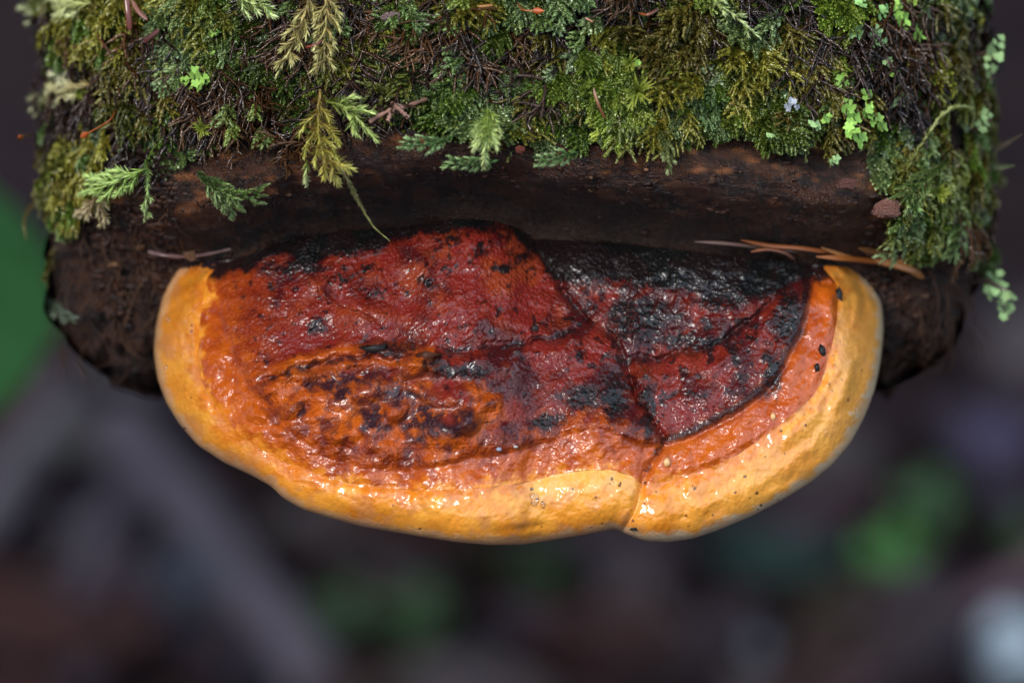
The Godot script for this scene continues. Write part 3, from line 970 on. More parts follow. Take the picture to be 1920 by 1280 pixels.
func feather(g: Geo, stem: Array, leaf: float, slim: float, spread: float, c0: Color, c1: Color, taper := 0.5) -> void:
	var run := 0.0
	for i in stem.size() - 1:
		run += stem[i].distance_to(stem[i + 1])
	leaf *= TENTH
	var n := int(run / (leaf * 0.062)) + 8
	for i in n:
		var t := (i + rng.randf()) / n
		var f: float = t * (stem.size() - 1)
		var a: int = mini(int(f), stem.size() - 2)
		var p: Vector3 = stem[a].lerp(stem[a + 1], f - a)
		var dir: Vector3 = (stem[a + 1] - stem[a]).normalized()
		var x := dir.cross(Vector3(0, 0, 1)).normalized()
		var az := TAU * rng.randf()
		var o := x * cos(az) + x.cross(dir) * sin(az)
		var sp: float = spread * 1.15 * rng.randf_range(0.55, 1.3) * (1.0 - 0.5 * pow(t, 4.0))
		var ld := (dir * cos(sp) + o * sin(sp)).normalized()
		var size := leaf * (1.0 - taper * pow(t, 2.0)) * rng.randf_range(0.8, 1.2)
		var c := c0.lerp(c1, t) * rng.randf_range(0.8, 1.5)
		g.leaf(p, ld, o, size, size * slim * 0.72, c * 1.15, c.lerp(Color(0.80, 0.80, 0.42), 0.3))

func frond(label: String, stems: Array, leaf: float, slim: float, spread: float, c0: Color, c1: Color, called := "moss_frond") -> void:
	var base := place(stems[0][0].x, stems[0][0].y, log_w(stems[0][0].x, stems[0][0].y))
	var root := thing(called, label, "moss frond", base, "single moss fronds hanging from the log")
	for k in stems.size():
		var s := path(stems[k], 42.0 if called == "moss_frond" else 0.0)
		var g := Geo.new()
		var rad := []
		for i in s.size():
			rad.append(leaf * 0.11 * TENTH * (1.0 - 0.6 * i / s.size()))
		g.tube(s, rad, 5, c0 * 0.5, c1 * 0.8)
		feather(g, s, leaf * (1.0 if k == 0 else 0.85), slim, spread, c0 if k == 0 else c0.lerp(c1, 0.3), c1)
		part("stem" if k == 0 else "branch", g, M.frond, root, base)

func V3(x: float, y: float, z: float) -> Vector3:
	return Vector3(x, y, z)

func side_shoots(stem: Array, n: int, length: float, from := 0.1, to := 0.9) -> Array:   # stem and n branches, feathered both ways
	var out := [stem]
	for i in n:
		var t := lerpf(from, to, (i + 0.5) / n)
		var f := t * (stem.size() - 1)
		var a: int = mini(int(f), stem.size() - 2)
		var p: Vector3 = stem[a].lerp(stem[a + 1], f - a)
		var d: Vector3 = (stem[a + 1] - stem[a])
		var dd := Vector2(d.x, d.y).normalized()
		var s := 1.0 if i % 2 else -1.0
		var ang := 0.75 * s * rng.randf_range(0.8, 1.2)
		var e := dd.rotated(ang)
		var l := length * (1.0 - 0.45 * t) * rng.randf_range(0.75, 1.2)
		var e2 := dd.rotated(ang * 0.5)
		out.append([p, p + Vector3(e.x * l * 0.5, e.y * l * 0.5, 8), p + Vector3(e.x * l * 0.5 + e2.x * l * 0.5, e.y * l * 0.5 + e2.y * l * 0.5, 2)])
	return out

func fronds() -> void:
	var straw0 := Color(0.30, 0.19, 0.06)
	var straw1 := Color(0.50, 0.47, 0.17)
	var lime0 := Color(0.20, 0.24, 0.03)
	var lime1 := Color(0.42, 0.53, 0.14)
	frond("long straw-coloured moss frond hanging from the top edge, the right one of a forked pair", side_shoots([V3(612, -30, 60), V3(612, 30, 75), V3(608, 85, 70), V3(606, 132, 62)], 10, 46), 25, 0.2, 0.62, straw0, straw1)
	frond("straw-coloured moss frond sweeping down to the left, the left one of a forked pair", side_shoots([V3(585, -30, 60), V3(570, 30, 72), V3(550, 80, 66), V3(520, 138, 55)], 8, 44), 25, 0.2, 0.6, straw0, straw1)
	frond("amber moss frond with a bright yellow-green tip ending over the bare bark", side_shoots([V3(600, 168, 46), V3(596, 220, 62), V3(600, 270, 70), V3(618, 305, 66), V3(634, 318, 60)], 11, 62), 27, 0.18, 0.65, Color(0.26, 0.15, 0.03), Color(0.48, 0.46, 0.08))
	frond("small pale moss tip pointing down below the amber frond", [[V3(575, 300, 58), V3(574, 325, 60), V3(574, 350, 56)]], 18, 0.22, 0.5, lime0, Color(0.5, 0.6, 0.32))
	frond("fresh lime moss frond curving right beside the amber frond", side_shoots([V3(612, 190, 50), V3(645, 200, 70), V3(672, 225, 76), V3(706, 264, 66)], 4, 46, 0.15, 0.6), 30, 0.2, 0.55, lime0, Color(0.50, 0.62, 0.20))
	frond("bright lime moss tip hanging below the middle of the fringe", side_shoots([V3(915, 205, 50), V3(913, 240, 76), V3(910, 275, 76), V3(908, 312, 66)], 6, 44, 0.0, 0.5), 26, 0.22, 0.6, Color(0.32, 0.42, 0.06), Color(0.52, 0.62, 0.26))
	frond("long thin bare-looking moss strand drooping in front of the dark bark", [[V3(628, 300, 60), V3(655, 345, 96), V3(680, 392, 130), V3(700, 424, 150), V3(728, 449, 150)]], 12, 0.22, 0.45, Color(0.15, 0.11, 0.035), Color(0.33, 0.33, 0.10), "moss_strand")
	frond("pale tufted moss frond at the left edge pointing down left", side_shoots([V3(170, 160, 40), V3(130, 168, 60), V3(90, 178, 70), V3(58, 206, 66)], 7, 44), 24, 0.2, 0.65, Color(0.24, 0.17, 0.05), Color(0.52, 0.55, 0.30))
	frond("whitish moss tuft standing above the pale left frond", side_shoots([V3(140, 165, 50), V3(118, 150, 72), V3(102, 134, 76)], 3, 26), 22, 0.2, 0.7, Color(0.25, 0.2, 0.08), Color(0.58, 0.62, 0.42))
	frond("bright green moss frond with splayed tips above the left bark", side_shoots([V3(275, 315, 50), V3(235, 332, 76), V3(200, 345, 80), V3(160, 345, 72)], 9, 62), 24, 0.22, 0.55, Color(0.16, 0.26, 0.03), Color(0.40, 0.55, 0.16))
	frond("narrow green moss tip hanging straight down over the left bark", side_shoots([V3(272, 300, 46), V3(277, 340, 72), V3(274, 375, 76), V3(270, 414, 66)], 3, 22, 0.5, 0.9), 17, 0.22, 0.5, Color(0.14, 0.24, 0.04), Color(0.42, 0.55, 0.22))
	frond("fading brown and white moss tip at the far left of the bark", side_shoots([V3(182, 360, 40), V3(172, 380, 60), V3(150, 408, 60)], 4, 36), 18, 0.22, 0.6, Color(0.18, 0.09, 0.03), Color(0.5, 0.42, 0.25))
	frond("brown moss tip beside the far left fading one", side_shoots([V3(180, 370, 40), V3(190, 395, 56), V3(194, 424, 52)], 4, 22), 16, 0.22, 0.6, Color(0.14, 0.07, 0.025), Color(0.45, 0.38, 0.2))
	frond("dark green ferny moss frond reaching right over the left bark", side_shoots([V3(385, 330, 40), V3(415, 358, 66), V3(450, 372, 72), V3(498, 366, 60)], 9, 48), 15, 0.4, 0.5, Color(0.06, 0.12, 0.02), Color(0.16, 0.24, 0.06))
	frond("second dark green ferny frond pointing down beneath it", side_shoots([V3(370, 320, 40), V3(395, 350, 60), V3(420, 382, 66), V3(442, 402, 54)], 8, 40), 15, 0.4, 0.5, Color(0.06, 0.11, 0.02), Color(0.16, 0.24, 0.08))
	frond("pale yellow moss sprays along the top edge near the left corner", side_shoots([V3(175, 5, 50), V3(130, 8, 66), V3(90, 14, 70), V3(48, 26, 66)], 8, 60), 26, 0.2, 0.6, Color(0.30, 0.32, 0.08), Color(0.60, 0.66, 0.36))
	frond("bright moss spray cut by the top edge left of the straw fronds", side_shoots([V3(430, -20, 50), V3(455, -2, 70), V3(480, 8, 72), V3(508, 12, 66)], 6, 40), 26, 0.22, 0.6, Color(0.3, 0.38, 0.08), Color(0.56, 0.66, 0.3))
	frond("slender green moss frond running right from the fringe under the lime tip", side_shoots([V3(935, 300, 36), V3(900, 306, 56), V3(865, 306, 60), V3(832, 304, 52)], 9, 28), 14, 0.45, 0.5, Color(0.06, 0.14, 0.025), Color(0.17, 0.28, 0.10))
	frond("short green moss frond spreading left from the middle fringe", side_shoots([V3(850, 255, 36), V3(815, 266, 56), V3(780, 270, 60), V3(752, 266, 52)], 9, 30), 14, 0.45, 0.5, Color(0.06, 0.14, 0.025), Color(0.18, 0.28, 0.12))
	frond("green moss frond on the fringe pointing left under the central cushions", side_shoots([V3(1085, 285, 36), V3(1055, 292, 56), V3(1030, 298, 58), V3(1006, 300, 50)], 9, 30), 14, 0.45, 0.5, Color(0.06, 0.13, 0.025), Color(0.18, 0.28, 0.12))
	frond("slim olive moss tip hanging lowest right of the central cushions", side_shoots([V3(1235, 245, 40), V3(1246, 275, 60), V3(1254, 300, 62), V3(1259, 322, 54)], 4, 30), 14, 0.45, 0.5, Color(0.09, 0.11, 0.02), Color(0.2, 0.24, 0.09))
	frond("drooping grey-green moss frond at the right end of the needles", side_shoots([V3(1740, 395, 40), V3(1715, 430, 70), V3(1690, 462, 80), V3(1652, 492, 76)], 10, 50), 15, 0.42, 0.5, Color(0.06, 0.12, 0.02), Color(0.22, 0.30, 0.14))
	frond("lush green moss frond leaning left at the lower right corner", side_shoots([V3(1780, 300, 40), V3(1745, 330, 66), V3(1715, 355, 70), V3(1690, 380, 60)], 9, 56), 15, 0.42, 0.5, Color(0.07, 0.13, 0.02), Color(0.2, 0.28, 0.08))
	frond("green moss frond hanging by the right side of the log", side_shoots([V3(1800, 400, 40), V3(1800, 430, 70), V3(1795, 460, 76), V3(1782, 488, 70)], 8, 44), 15, 0.42, 0.5, Color(0.06, 0.12, 0.02), Color(0.2, 0.3, 0.1))
	frond("long yellow-green shoot crossing the top right of the moss", side_shoots([V3(1325, -20, 50), V3(1345, 5, 70), V3(1385, 35, 72), V3(1424, 70, 60)], 4, 24), 18, 0.3, 0.45, Color(0.2, 0.25, 0.04), Color(0.46, 0.55, 0.25))
	frond("curled olive shoot arching over a pale knot near the right side", [[V3(1700, 320, 40), V3(1735, 260, 90), V3(1780, 205, 120), V3(1825, 205, 120), V3(1824, 235, 110)]], 15, 0.4, 0.4, Color(0.12, 0.13, 0.02), Color(0.22, 0.24, 0.06))
	frond("fine dangling moss thread at the left side against the green leaf", [[V3(66, 380, 60), V3(52, 392, 160), V3(44, 418, 200), V3(48, 446, 200)]], 9, 0.5, 0.5, Color(0.16, 0.09, 0.03), Color(0.34, 0.24, 0.06), "moss_strand")
	frond("knobbly dark shoot poking out at the right edge", [[V3(1850, 290, 60), V3(1865, 280, 200), V3(1885, 270, 330), V3(1915, 252, 500)]], 9, 0.6, 0.6, Color(0.06, 0.03, 0.03), Color(0.10, 0.05, 0.05), "moss_strand")
	frond("second thin shoot poking out below it at the right edge", [[V3(1835, 318, 60), V3(1860, 314, 200), V3(1880, 312, 330), V3(1902, 310, 450)]], 9, 0.6, 0.6, Color(0.07, 0.06, 0.04), Color(0.14, 0.2, 0.10), "moss_strand")
	frond("blurred teal moss sprig low on the left side of the log", side_shoots([V3(85, 550, 40), V3(95, 575, 60), V3(115, 590, 60), V3(140, 604, 50)], 5, 26), 15, 0.45, 0.5, Color(0.16, 0.22, 0.13), Color(0.30, 0.38, 0.30))
	# star-like tufts
	for p in [[V3(1195, 170, 60), 44.0, "spiky yellow-green star of moss in the middle of the cushions"], [V3(1258, 128, 50), 28.0, "small star of moss up right of the yellow one"], [V3(1180, 118, 50), 24.0, "small green star of moss above the yellow one"], [V3(378, 240, 50), 26.0, "tiny pale moss star in the brown strands on the left"], [V3(152, 172, 60), 24.0, "small vivid green moss star beside the pale left frond"], [V3(1760, 360, 70), 30.0, "spiky green star of moss low on the right side"]]:
		var q: Vector3 = p[0]
		var base := place(q.x, q.y, log_w(q.x, q.y))
		var root := thing("moss_star", p[2], "moss star", base)
		var g := Geo.new()
		for i in 46:
			var a := TAU * rng.randf()
			var e := rng.randf_range(0.15, 1.2)
			var d := Vector3(cos(a) * sin(e), sin(a) * sin(e) - 0.15, cos(e)).normalized()
			var o := d.cross(Vector3(sin(a), -cos(a), 0)).normalized()
			g.leaf(place(q.x, q.y, log_w(q.x, q.y) + q.z + 20.0), d, o, p[1] * TENTH * rng.randf_range(0.7, 1.1), p[1] * TENTH * 0.13, Color(0.16, 0.20, 0.02), Color(0.42, 0.46, 0.08))
		part("rosette", g, M.frond, root, base)

# ---------------------------------------------------------------- small things on the log and the fungus
func lobe(g: Geo, at: Vector3, n: Vector3, size: float, turn: float, c: Color) -> void:      # one lobe of lichen: a thin, wavy, closed cushion
	var x := n.cross(Vector3(0, 1, 0.2)).normalized()
	var y := n.cross(x)
	var top := []
	var cuts := rng.randi_range(3, 5)
	var sides := 20
	var m := g.vert(at + n * size * 0.10, n, c)
	var rings := [0.55, 1.0]
	for k in 2:
		for i in sides:
			var a := TAU * i / sides
			var rr: float = size * rings[k] * (1.0 + (0.22 * sin(a * cuts + turn) + 0.12 * sin(a * (cuts + 4) + turn * 2.0)) * rings[k])
			var d := x * cos(a) + y * sin(a)
			top.append(g.vert(at + d * rr + n * size * (0.16 + 0.10 * sin(a * 3.0 + turn)) * rings[k], (n - d * 0.25 * rings[k]).normalized(), c * (1.0 + 0.15 * sin(a * 5.0))))
	var low := []
	for i in sides:
		var a := TAU * i / sides
		var d := x * cos(a) + y * sin(a)
		low.append(g.vert(at + d * size * 0.8 - n * size * 0.12, (d - n).normalized(), c * 0.8))
	for i in sides:
		var j := (i + 1) % sides
		g.tri(m, top[j], top[i])
		g.quad(top[i], top[j], top[sides + j], top[sides + i])
		g.quad(top[sides + i], top[sides + j], low[j], low[i])

func lichens() -> void:
	var bright := Color(0.24, 0.42, 0.07)
	var mint := Color(0.26, 0.40, 0.15)
	var list := [
		[[V3(1590, 200, 15), V3(1600, 222, 17), V3(1625, 178, 13), V3(1630, 205, 16), V3(1645, 228, 16), V3(1596, 245, 16), V3(1612, 262, 16), V3(1628, 212, 12), V3(1655, 236, 11)], bright, "largest bright green lobed lichen, right of the moss cushions"],
		[[V3(1690, 32, 14), V3(1682, 10, 13), V3(1698, 45, 10)], bright, "bright green lichen near the top right with a white fleck"],
		[[V3(1645, 62, 15), V3(1655, 75, 13), V3(1640, 80, 10)], mint, "mint lichen cluster below the top right lichen"],
		[[V3(1602, 56, 16), V3(1612, 64, 11)], mint, "mint lichen lying flat left of the mint cluster"],
		[[V3(1722, 62, 12), V3(1728, 70, 9)], bright, "single green lichen lobe right of the mint cluster"],
		[[V3(1655, 28, 12), V3(1660, 16, 10), V3(1616, 4, 12)], Color(0.24, 0.44, 0.14), "pale green lichen cut by the top edge on the right"],
		[[V3(1730, 8, 12), V3(1712, -2, 14)], Color(0.34, 0.45, 0.06), "yellow-green lichen at the top edge on the right"],
		[[V3(1664, 117, 9), V3(1668, 112, 6)], mint, "small mint lichen chip above the curled shoot"],
		[[V3(1578, 145, 9), V3(1588, 155, 6), V3(1574, 158, 7)], bright, "small green lichen tuft above the largest lichen"],
		[[V3(1548, 224, 9), V3(1556, 218, 6)], bright, "small green lichen fleck left of the largest lichen"],
		[[V3(1530, 235, 9), V3(1522, 230, 6), V3(1536, 238, 5)], mint, "mint lichen fleck on dark bark left of the largest lichen"],
		[[V3(1776, 182, 8), V3(1782, 178, 6)], mint, "small mint lichen left of the curled shoot"],
		[[V3(1810, 222, 7)], bright, "tiny lichen dot inside the curled shoot"],
		[[V3(1832, 280, 13), V3(1826, 305, 14), V3(1834, 322, 12), V3(1820, 335, 9), V3(1828, 265, 9)], mint, "tall mint lichen column on the right side of the log"],
		[[V3(1682, 132, 7), V3(1674, 140, 5)], bright, "lone green lichen fleck under the mint chip"],
		[[V3(365, 138, 13), V3(372, 158, 12), V3(352, 160, 11), V3(384, 148, 10), V3(345, 150, 9)], bright, "bright green lobed lichen on the left half of the log"],
		[[V3(400, 62, 8), V3(408, 60, 6)], bright, "small lichen fleck above the left lichen"],
		[[V3(399, 100, 6)], bright, "tiny lichen fleck just above the left lichen"],
		[[V3(1568, 298, 9), V3(1560, 304, 7)], mint, "small mint lichen at the fringe over the bark end"],
		[[V3(1445, 258, 9), V3(1455, 262, 6)], mint, "mint lichen fleck under the right cushion"],
		[[V3(1810, 400, 9), V3(1806, 412, 8), V3(1812, 425, 7)], mint, "pale lichen on the lower right side of the log"],
		[[V3(1196, 118, 7)], bright, "tiny vivid lichen at the middle cushions"],
		[[V3(1485, 190, 9), V3(1478, 200, 8), V3(1495, 200, 6)], Color(0.30, 0.32, 0.36), "whitish grey lichen patch beside the right cushion"],
	]
	for l in list:
		var f: Vector3 = l[0][0]
		var base := place(f.x, f.y, log_w(f.x, f.y))
		var root := thing("lichen", l[2], "lichen", base, "lichens on the log")
		for q in l[0]:
			for k in 3:
				var g := Geo.new()
				var n := (log_normal(q.x, q.y) + Vector3(rng.randf_range(-0.7, 0.7), rng.randf_range(-0.4, 0.8), 0)).normalized()
				var o: Vector2 = Vector2.from_angle(k * 2.1 + q.x) * q.z * 0.5
				lobe(g, place(q.x + o.x, q.y + o.y, log_w(q.x, q.y) + rng.randf_range(70.0, 90.0)), n, q.z * TENTH * rng.randf_range(0.5, 0.75), rng.randf() * 6.0, l[1] * rng.randf_range(0.65, 1.25))
				part("lobe", g, M.lichen, root, base)
	# lichen that hangs off the right side, out of focus
	for l in [[[V3(1882, 95, 20), V3(1874, 115, 18), V3(1886, 78, 14), V3(1868, 130, 14)], "blurred green lichen hanging off the upper right side", -330.0], [[V3(1880, 520, 18), V3(1890, 545, 20), V3(1905, 565, 18), V3(1870, 548, 14), V3(1895, 585, 15)], "blurred pale lichen hanging off the lower right side", -420.0], [[V3(1855, 235, 14), V3(1862, 215, 12)], "dark green lichen on the right side below the upper one", -300.0]]:
		var base := place(1850, l[0][0].y, l[2] - 30.0)
		var root := thing("lichen", l[1], "lichen", base, "lichens on the log")
		for q in l[0]:
			for k in 3:
				var g := Geo.new()
				var n := Vector3(rng.randf_range(-0.2, 0.9), rng.randf_range(-0.2, 0.8), 0.7).normalized()
				var o: Vector2 = Vector2.from_angle(k * 2.1 + q.x) * q.z * 0.6
				lobe(g, place(q.x - 12.0 + o.x, q.y + o.y, l[2] + rng.randf_range(-40, 40)), n, q.z * TENTH * rng.randf_range(0.4, 0.65), rng.randf() * 6.0, mint * rng.randf_range(0.4, 0.9))
				part("lobe", g, M.lichen, root, base)
		var s := Geo.new()
		s.tube([place(1820, l[0][0].y + 10, l[2] - 60), place(1850, l[0][0].y + 4, l[2] - 20), place(l[0][1].x, l[0][1].y, l[2] - 8)], [6 * TENTH, 5 * TENTH, 3 * TENTH], 6, Color(0.04, 0.025, 0.02), Color(0.06, 0.04, 0.03))
		part("stalk", s, M.wet, root, base)

func over(p: Vector3) -> Vector3:      # p.z is a height over the log
	return place(p.x, p.y, log_w(p.x, p.y) + p.z)

func needle(label: String, pts: Array, wide: float, c: Color, c1: Color, on_log := true, group := "dead conifer needles") -> void:
	var s := []
	if on_log:
		s = path(pts, 40.0 if pts[0].y < 300.0 else 0.0)
	else:
		for i in 13:
			var f := i / 12.0 * (pts.size() - 1)
			var a: int = mini(int(f), pts.size() - 2)
			var q: Vector3 = pts[a].lerp(pts[a + 1], f - a)
			s.append(place(q.x, q.y, q.z))
	var rad := []
	for i in s.size():
		var t := float(i) / (s.size() - 1)
		rad.append(wide * 0.5 * TENTH * (0.25 + 0.75 * minf(1.0, minf(t * 6.0, (1.0 - t) * 9.0))) )
	var g := Geo.new()
	g.tube(s, rad, 8, c, c1, 0.45)
	single("conifer_needle", g, M.wet, label, "needle", s[0], group)

func small_things() -> void:
	var rust := Color(0.22, 0.065, 0.018)
	var tan_ := Color(0.28, 0.12, 0.04)
	var dark := Color(0.055, 0.025, 0.02)
	needle("thin dark needle leftmost in the bunch on the fungus's right shoulder", [V3(1303, 453, 28), V3(1360, 456, 28), V3(1430, 464, 28), V3(1494, 472, 28)], 7, Color(0.12, 0.07, 0.06), Color(0.16, 0.08, 0.05))
	needle("long rusty needle along the top of the bunch on the right shoulder", [V3(1390, 450, 34), V3(1440, 460, 36), V3(1500, 465, 36), V3(1556, 473, 32)], 9, rust, rust)
	needle("short bent rusty needle under the long one", [V3(1408, 472, 42), V3(1440, 467, 46), V3(1472, 474, 46), V3(1491, 487, 42)], 7, rust, dark)
	needle("rusty needle running from the long one towards the margin", [V3(1540, 464, 38), V3(1580, 478, 46), V3(1630, 490, 52), V3(1700, 489, 42)], 9, tan_, tan_)
	needle("blunt orange needle resting just above the margin", [V3(1531, 481, 52), V3(1580, 484, 56), V3(1640, 490, 52), V3(1690, 500, 46)], 11, Color(0.26, 0.085, 0.02), rust)
	needle("broad tan needle pointing down right beyond the margin", [V3(1640, 488, 58), V3(1680, 496, 62), V3(1710, 506, 62), V3(1733, 521, 54)], 16, tan_, Color(0.2, 0.08, 0.025))
	needle("brown needle with a dark tip behind the tan one", [V3(1610, 465, 32), V3(1640, 472, 36), V3(1690, 482, 32)], 13, Color(0.2, 0.09, 0.03), dark)
	needle("thick reddish needle pointing straight down at the top left", [V3(236, -10, 90), V3(240, 25, 92), V3(243, 57, 86)], 12, Color(0.16, 0.05, 0.035), Color(0.12, 0.03, 0.02))
	needle("reddish needle slanting beside the thick one at the top left", [V3(247, 0, 92), V3(258, 20, 92), V3(276, 37, 84)], 10, Color(0.2, 0.08, 0.05), Color(0.14, 0.045, 0.03))
	needle("dark ribbed needle lying aslant in the left moss", [V3(268, 80, 84), V3(282, 68, 88), V3(298, 56, 84)], 10, Color(0.08, 0.03, 0.025), Color(0.1, 0.035, 0.03))
	needle("fine red-brown needle among the left strands", [V3(181, 64, 80), V3(193, 82, 84), V3(206, 100, 76)], 5, Color(0.14, 0.04, 0.015), dark)
	needle("thin orange needle in the middle cushions", [V3(1113, 165, 80), V3(1122, 195, 84), V3(1135, 222, 76)], 5, Color(0.3, 0.14, 0.08), Color(0.2, 0.06, 0.03))
	needle("tiny pale needle near the top middle", [V3(1097, 33, 70), V3(1112, 41, 70)], 4, Color(0.4, 0.2, 0.12), tan_)
	needle("short red needle lying across the straw fronds", [V3(572, 88, 118), V3(590, 84, 122), V3(604, 75, 116)], 4, Color(0.22, 0.04, 0.02), Color(0.12, 0.03, 0.02))
	needle("orange needle at the top edge right of the centre", [V3(895, 12, 80), V3(910, 11, 82), V3(924, 9, 78)], 5, Color(0.34, 0.14, 0.03), tan_)
	needle("brown fibre hooked over the top right of the moss", [V3(1198, 24, 70), V3(1215, 27, 84), V3(1236, 16, 70)], 6, rust, dark)
	# twig across the left end of the joint
	var g := Geo.new()
	var s := path([V3(277, 472, 24), V3(310, 479, 34), V3(345, 481, 46), V3(380, 478, 50), V3(432, 467, 46)])
	var rad := []
	for i in s.size():
		rad.append((4.2 - 1.5 * i / 16.0 + 0.8 * sin(i * 1.7)) * TENTH)
	g.tube(s, rad, 7, Color(0.14, 0.075, 0.07), Color(0.10, 0.06, 0.055))
	single("thin_twig", g, M.wet, "thin purplish twig lying across the left end of the fungus joint", "twig", s[0])
	# spore capsules on their stalks
	for c in [[V3(75, 255, 60), V3(54, 253, 320), V3(38, 257, 520), Vector3(27, 260, 8), "glossy red-orange spore capsule sticking out at the left edge"], [V3(218, 200, 60), V3(205, 225, 140), V3(165, 249, 190), Vector3(147, 252, 9), "orange spore capsule on a long curved stalk above the left moss"], [V3(970, 5, 50), V3(980, 18, 90), V3(998, 20, 96), Vector3(1009, 17, 9), "orange-brown spore capsule at the top edge near the middle"]]:
		var base := over(c[0])
		var root := thing("spore_capsule", c[4], "spore capsule", base, "moss spore capsules")
		var st := path([c[0], c[1], c[2]])
		var r2 := []
		for i in st.size():
			r2.append(1.6 * TENTH)
		var gs := Geo.new()
		gs.tube(st, r2, 6, Color(0.14, 0.03, 0.012), Color(0.34, 0.09, 0.02))
		part("stalk", gs, M.wet, root, base)
		var gc := Geo.new()
		var tip: Vector3 = st[-1]
		var d: Vector3 = (st[-1] - st[-3]).normalized()
		var pts := []
		var rr := []
		for i in 9:
			var t := i / 8.0
			pts.append(tip + d * c[3].z * 2.4 * TENTH * t)
			rr.append(c[3].z * TENTH * (0.15 + 0.85 * sin(PI * pow(t, 0.8))) * 0.75)
		gc.tube(pts, rr, 12, Color(0.30, 0.065, 0.015), Color(0.42, 0.09, 0.02))
		part("capsule", gc, M.wet, root, base)
	# flakes and chips
	var chips := [[V3(1665, 392, 60), 26.0, 17.0, Color(0.22, 0.10, 0.075), "pinkish torn wood chip at the right end of the bare bark"], [V3(735, 32, 70), 18.0, 10.0, Color(0.20, 0.13, 0.12), "pale seed-like chip lying in the moss near the top"], [V3(1590, 345, 55), 20.0, 11.0, Color(0.12, 0.05, 0.04), "reddish torn wood flake left of the pinkish chip"], [V3(357, 480, 54), 11.0, 9.0, Color(0.16, 0.08, 0.04), "small brown flake caught on the thin twig"], [V3(700, 195, 52), 10.0, 13.0, Color(0.30, 0.16, 0.12), "pinkish chip above the branched root"], [V3(820, 175, 44), 30.0, 20.0, Color(0.07, 0.05, 0.06), "glossy purplish scrap of bark in a gap of the moss"], [V3(975, 280, 50), 9.0, 7.0, Color(0.16, 0.04, 0.025), "small red-brown wood scrap at the fringe right of the lime tip"]]
	for k in chips.size():
		var c = chips[k]
		var gg := Geo.new()
		var p := over(c[0])
		var b := Basis.from_euler(Vector3(0.3, 0.5 * sin(k * 2.0), 0.6 * sin(k * 3.1)))
		var arr: Array = pebble_mesh(30 + k, 0.75).surface_get_arrays(0)
		for i in arr[Mesh.ARRAY_VERTEX].size():
			var v: Vector3 = arr[Mesh.ARRAY_VERTEX][i]
			v = Vector3(signf(v.x) * pow(absf(v.x), 0.6), signf(v.y) * pow(absf(v.y), 0.75) + 0.35 * v.x * v.x * signf(sin(k * 5.0)), v.z) * (1.0 + 0.5 * n_lump.get_noise_3d(v.x * 2.0 + k, v.y * 2.0, k * 3.0))
			gg.vert(p + b * (v * Vector3(c[1], c[2], 7.0) * TENTH), b * (v * Vector3(0.5, 0.6, 1.2)).normalized(), c[3] * (1.0 + 0.4 * n_lump.get_noise_3d(v.x * 3, v.y * 3, k)))
		gg.idx = arr[Mesh.ARRAY_INDEX]
		single("wood_chip", gg, M.bark, c[4], "wood chip", p, "loose chips on the log")
	# the branched, knobbly root in the gap of the moss
	var base := over(V3(790, 178, 50))
	var root := thing("branched_root", "little pinkish branched root with knobbly tips over a gap in the moss", "root", base)
	for q in [[V3(800, 185, 52), V3(765, 198, 60), V3(728, 208, 62), V3(694, 228, 56)], [V3(745, 200, 60), V3(735, 208, 66), V3(727, 226, 60)], [V3(735, 192, 56), V3(748, 204, 66), V3(765, 220, 60)]]:
		var st := path(q, 22.0)
		var r3 := []
		for i in st.size():
			r3.append((4.0 + 1.5 * sin(i * 2.1)) * TENTH)
		var gr := Geo.new()
		gr.tube(st, r3, 7, Color(0.10, 0.045, 0.025), Color(0.30, 0.16, 0.12))
		part("root_branch", gr, M.dry, root, base)

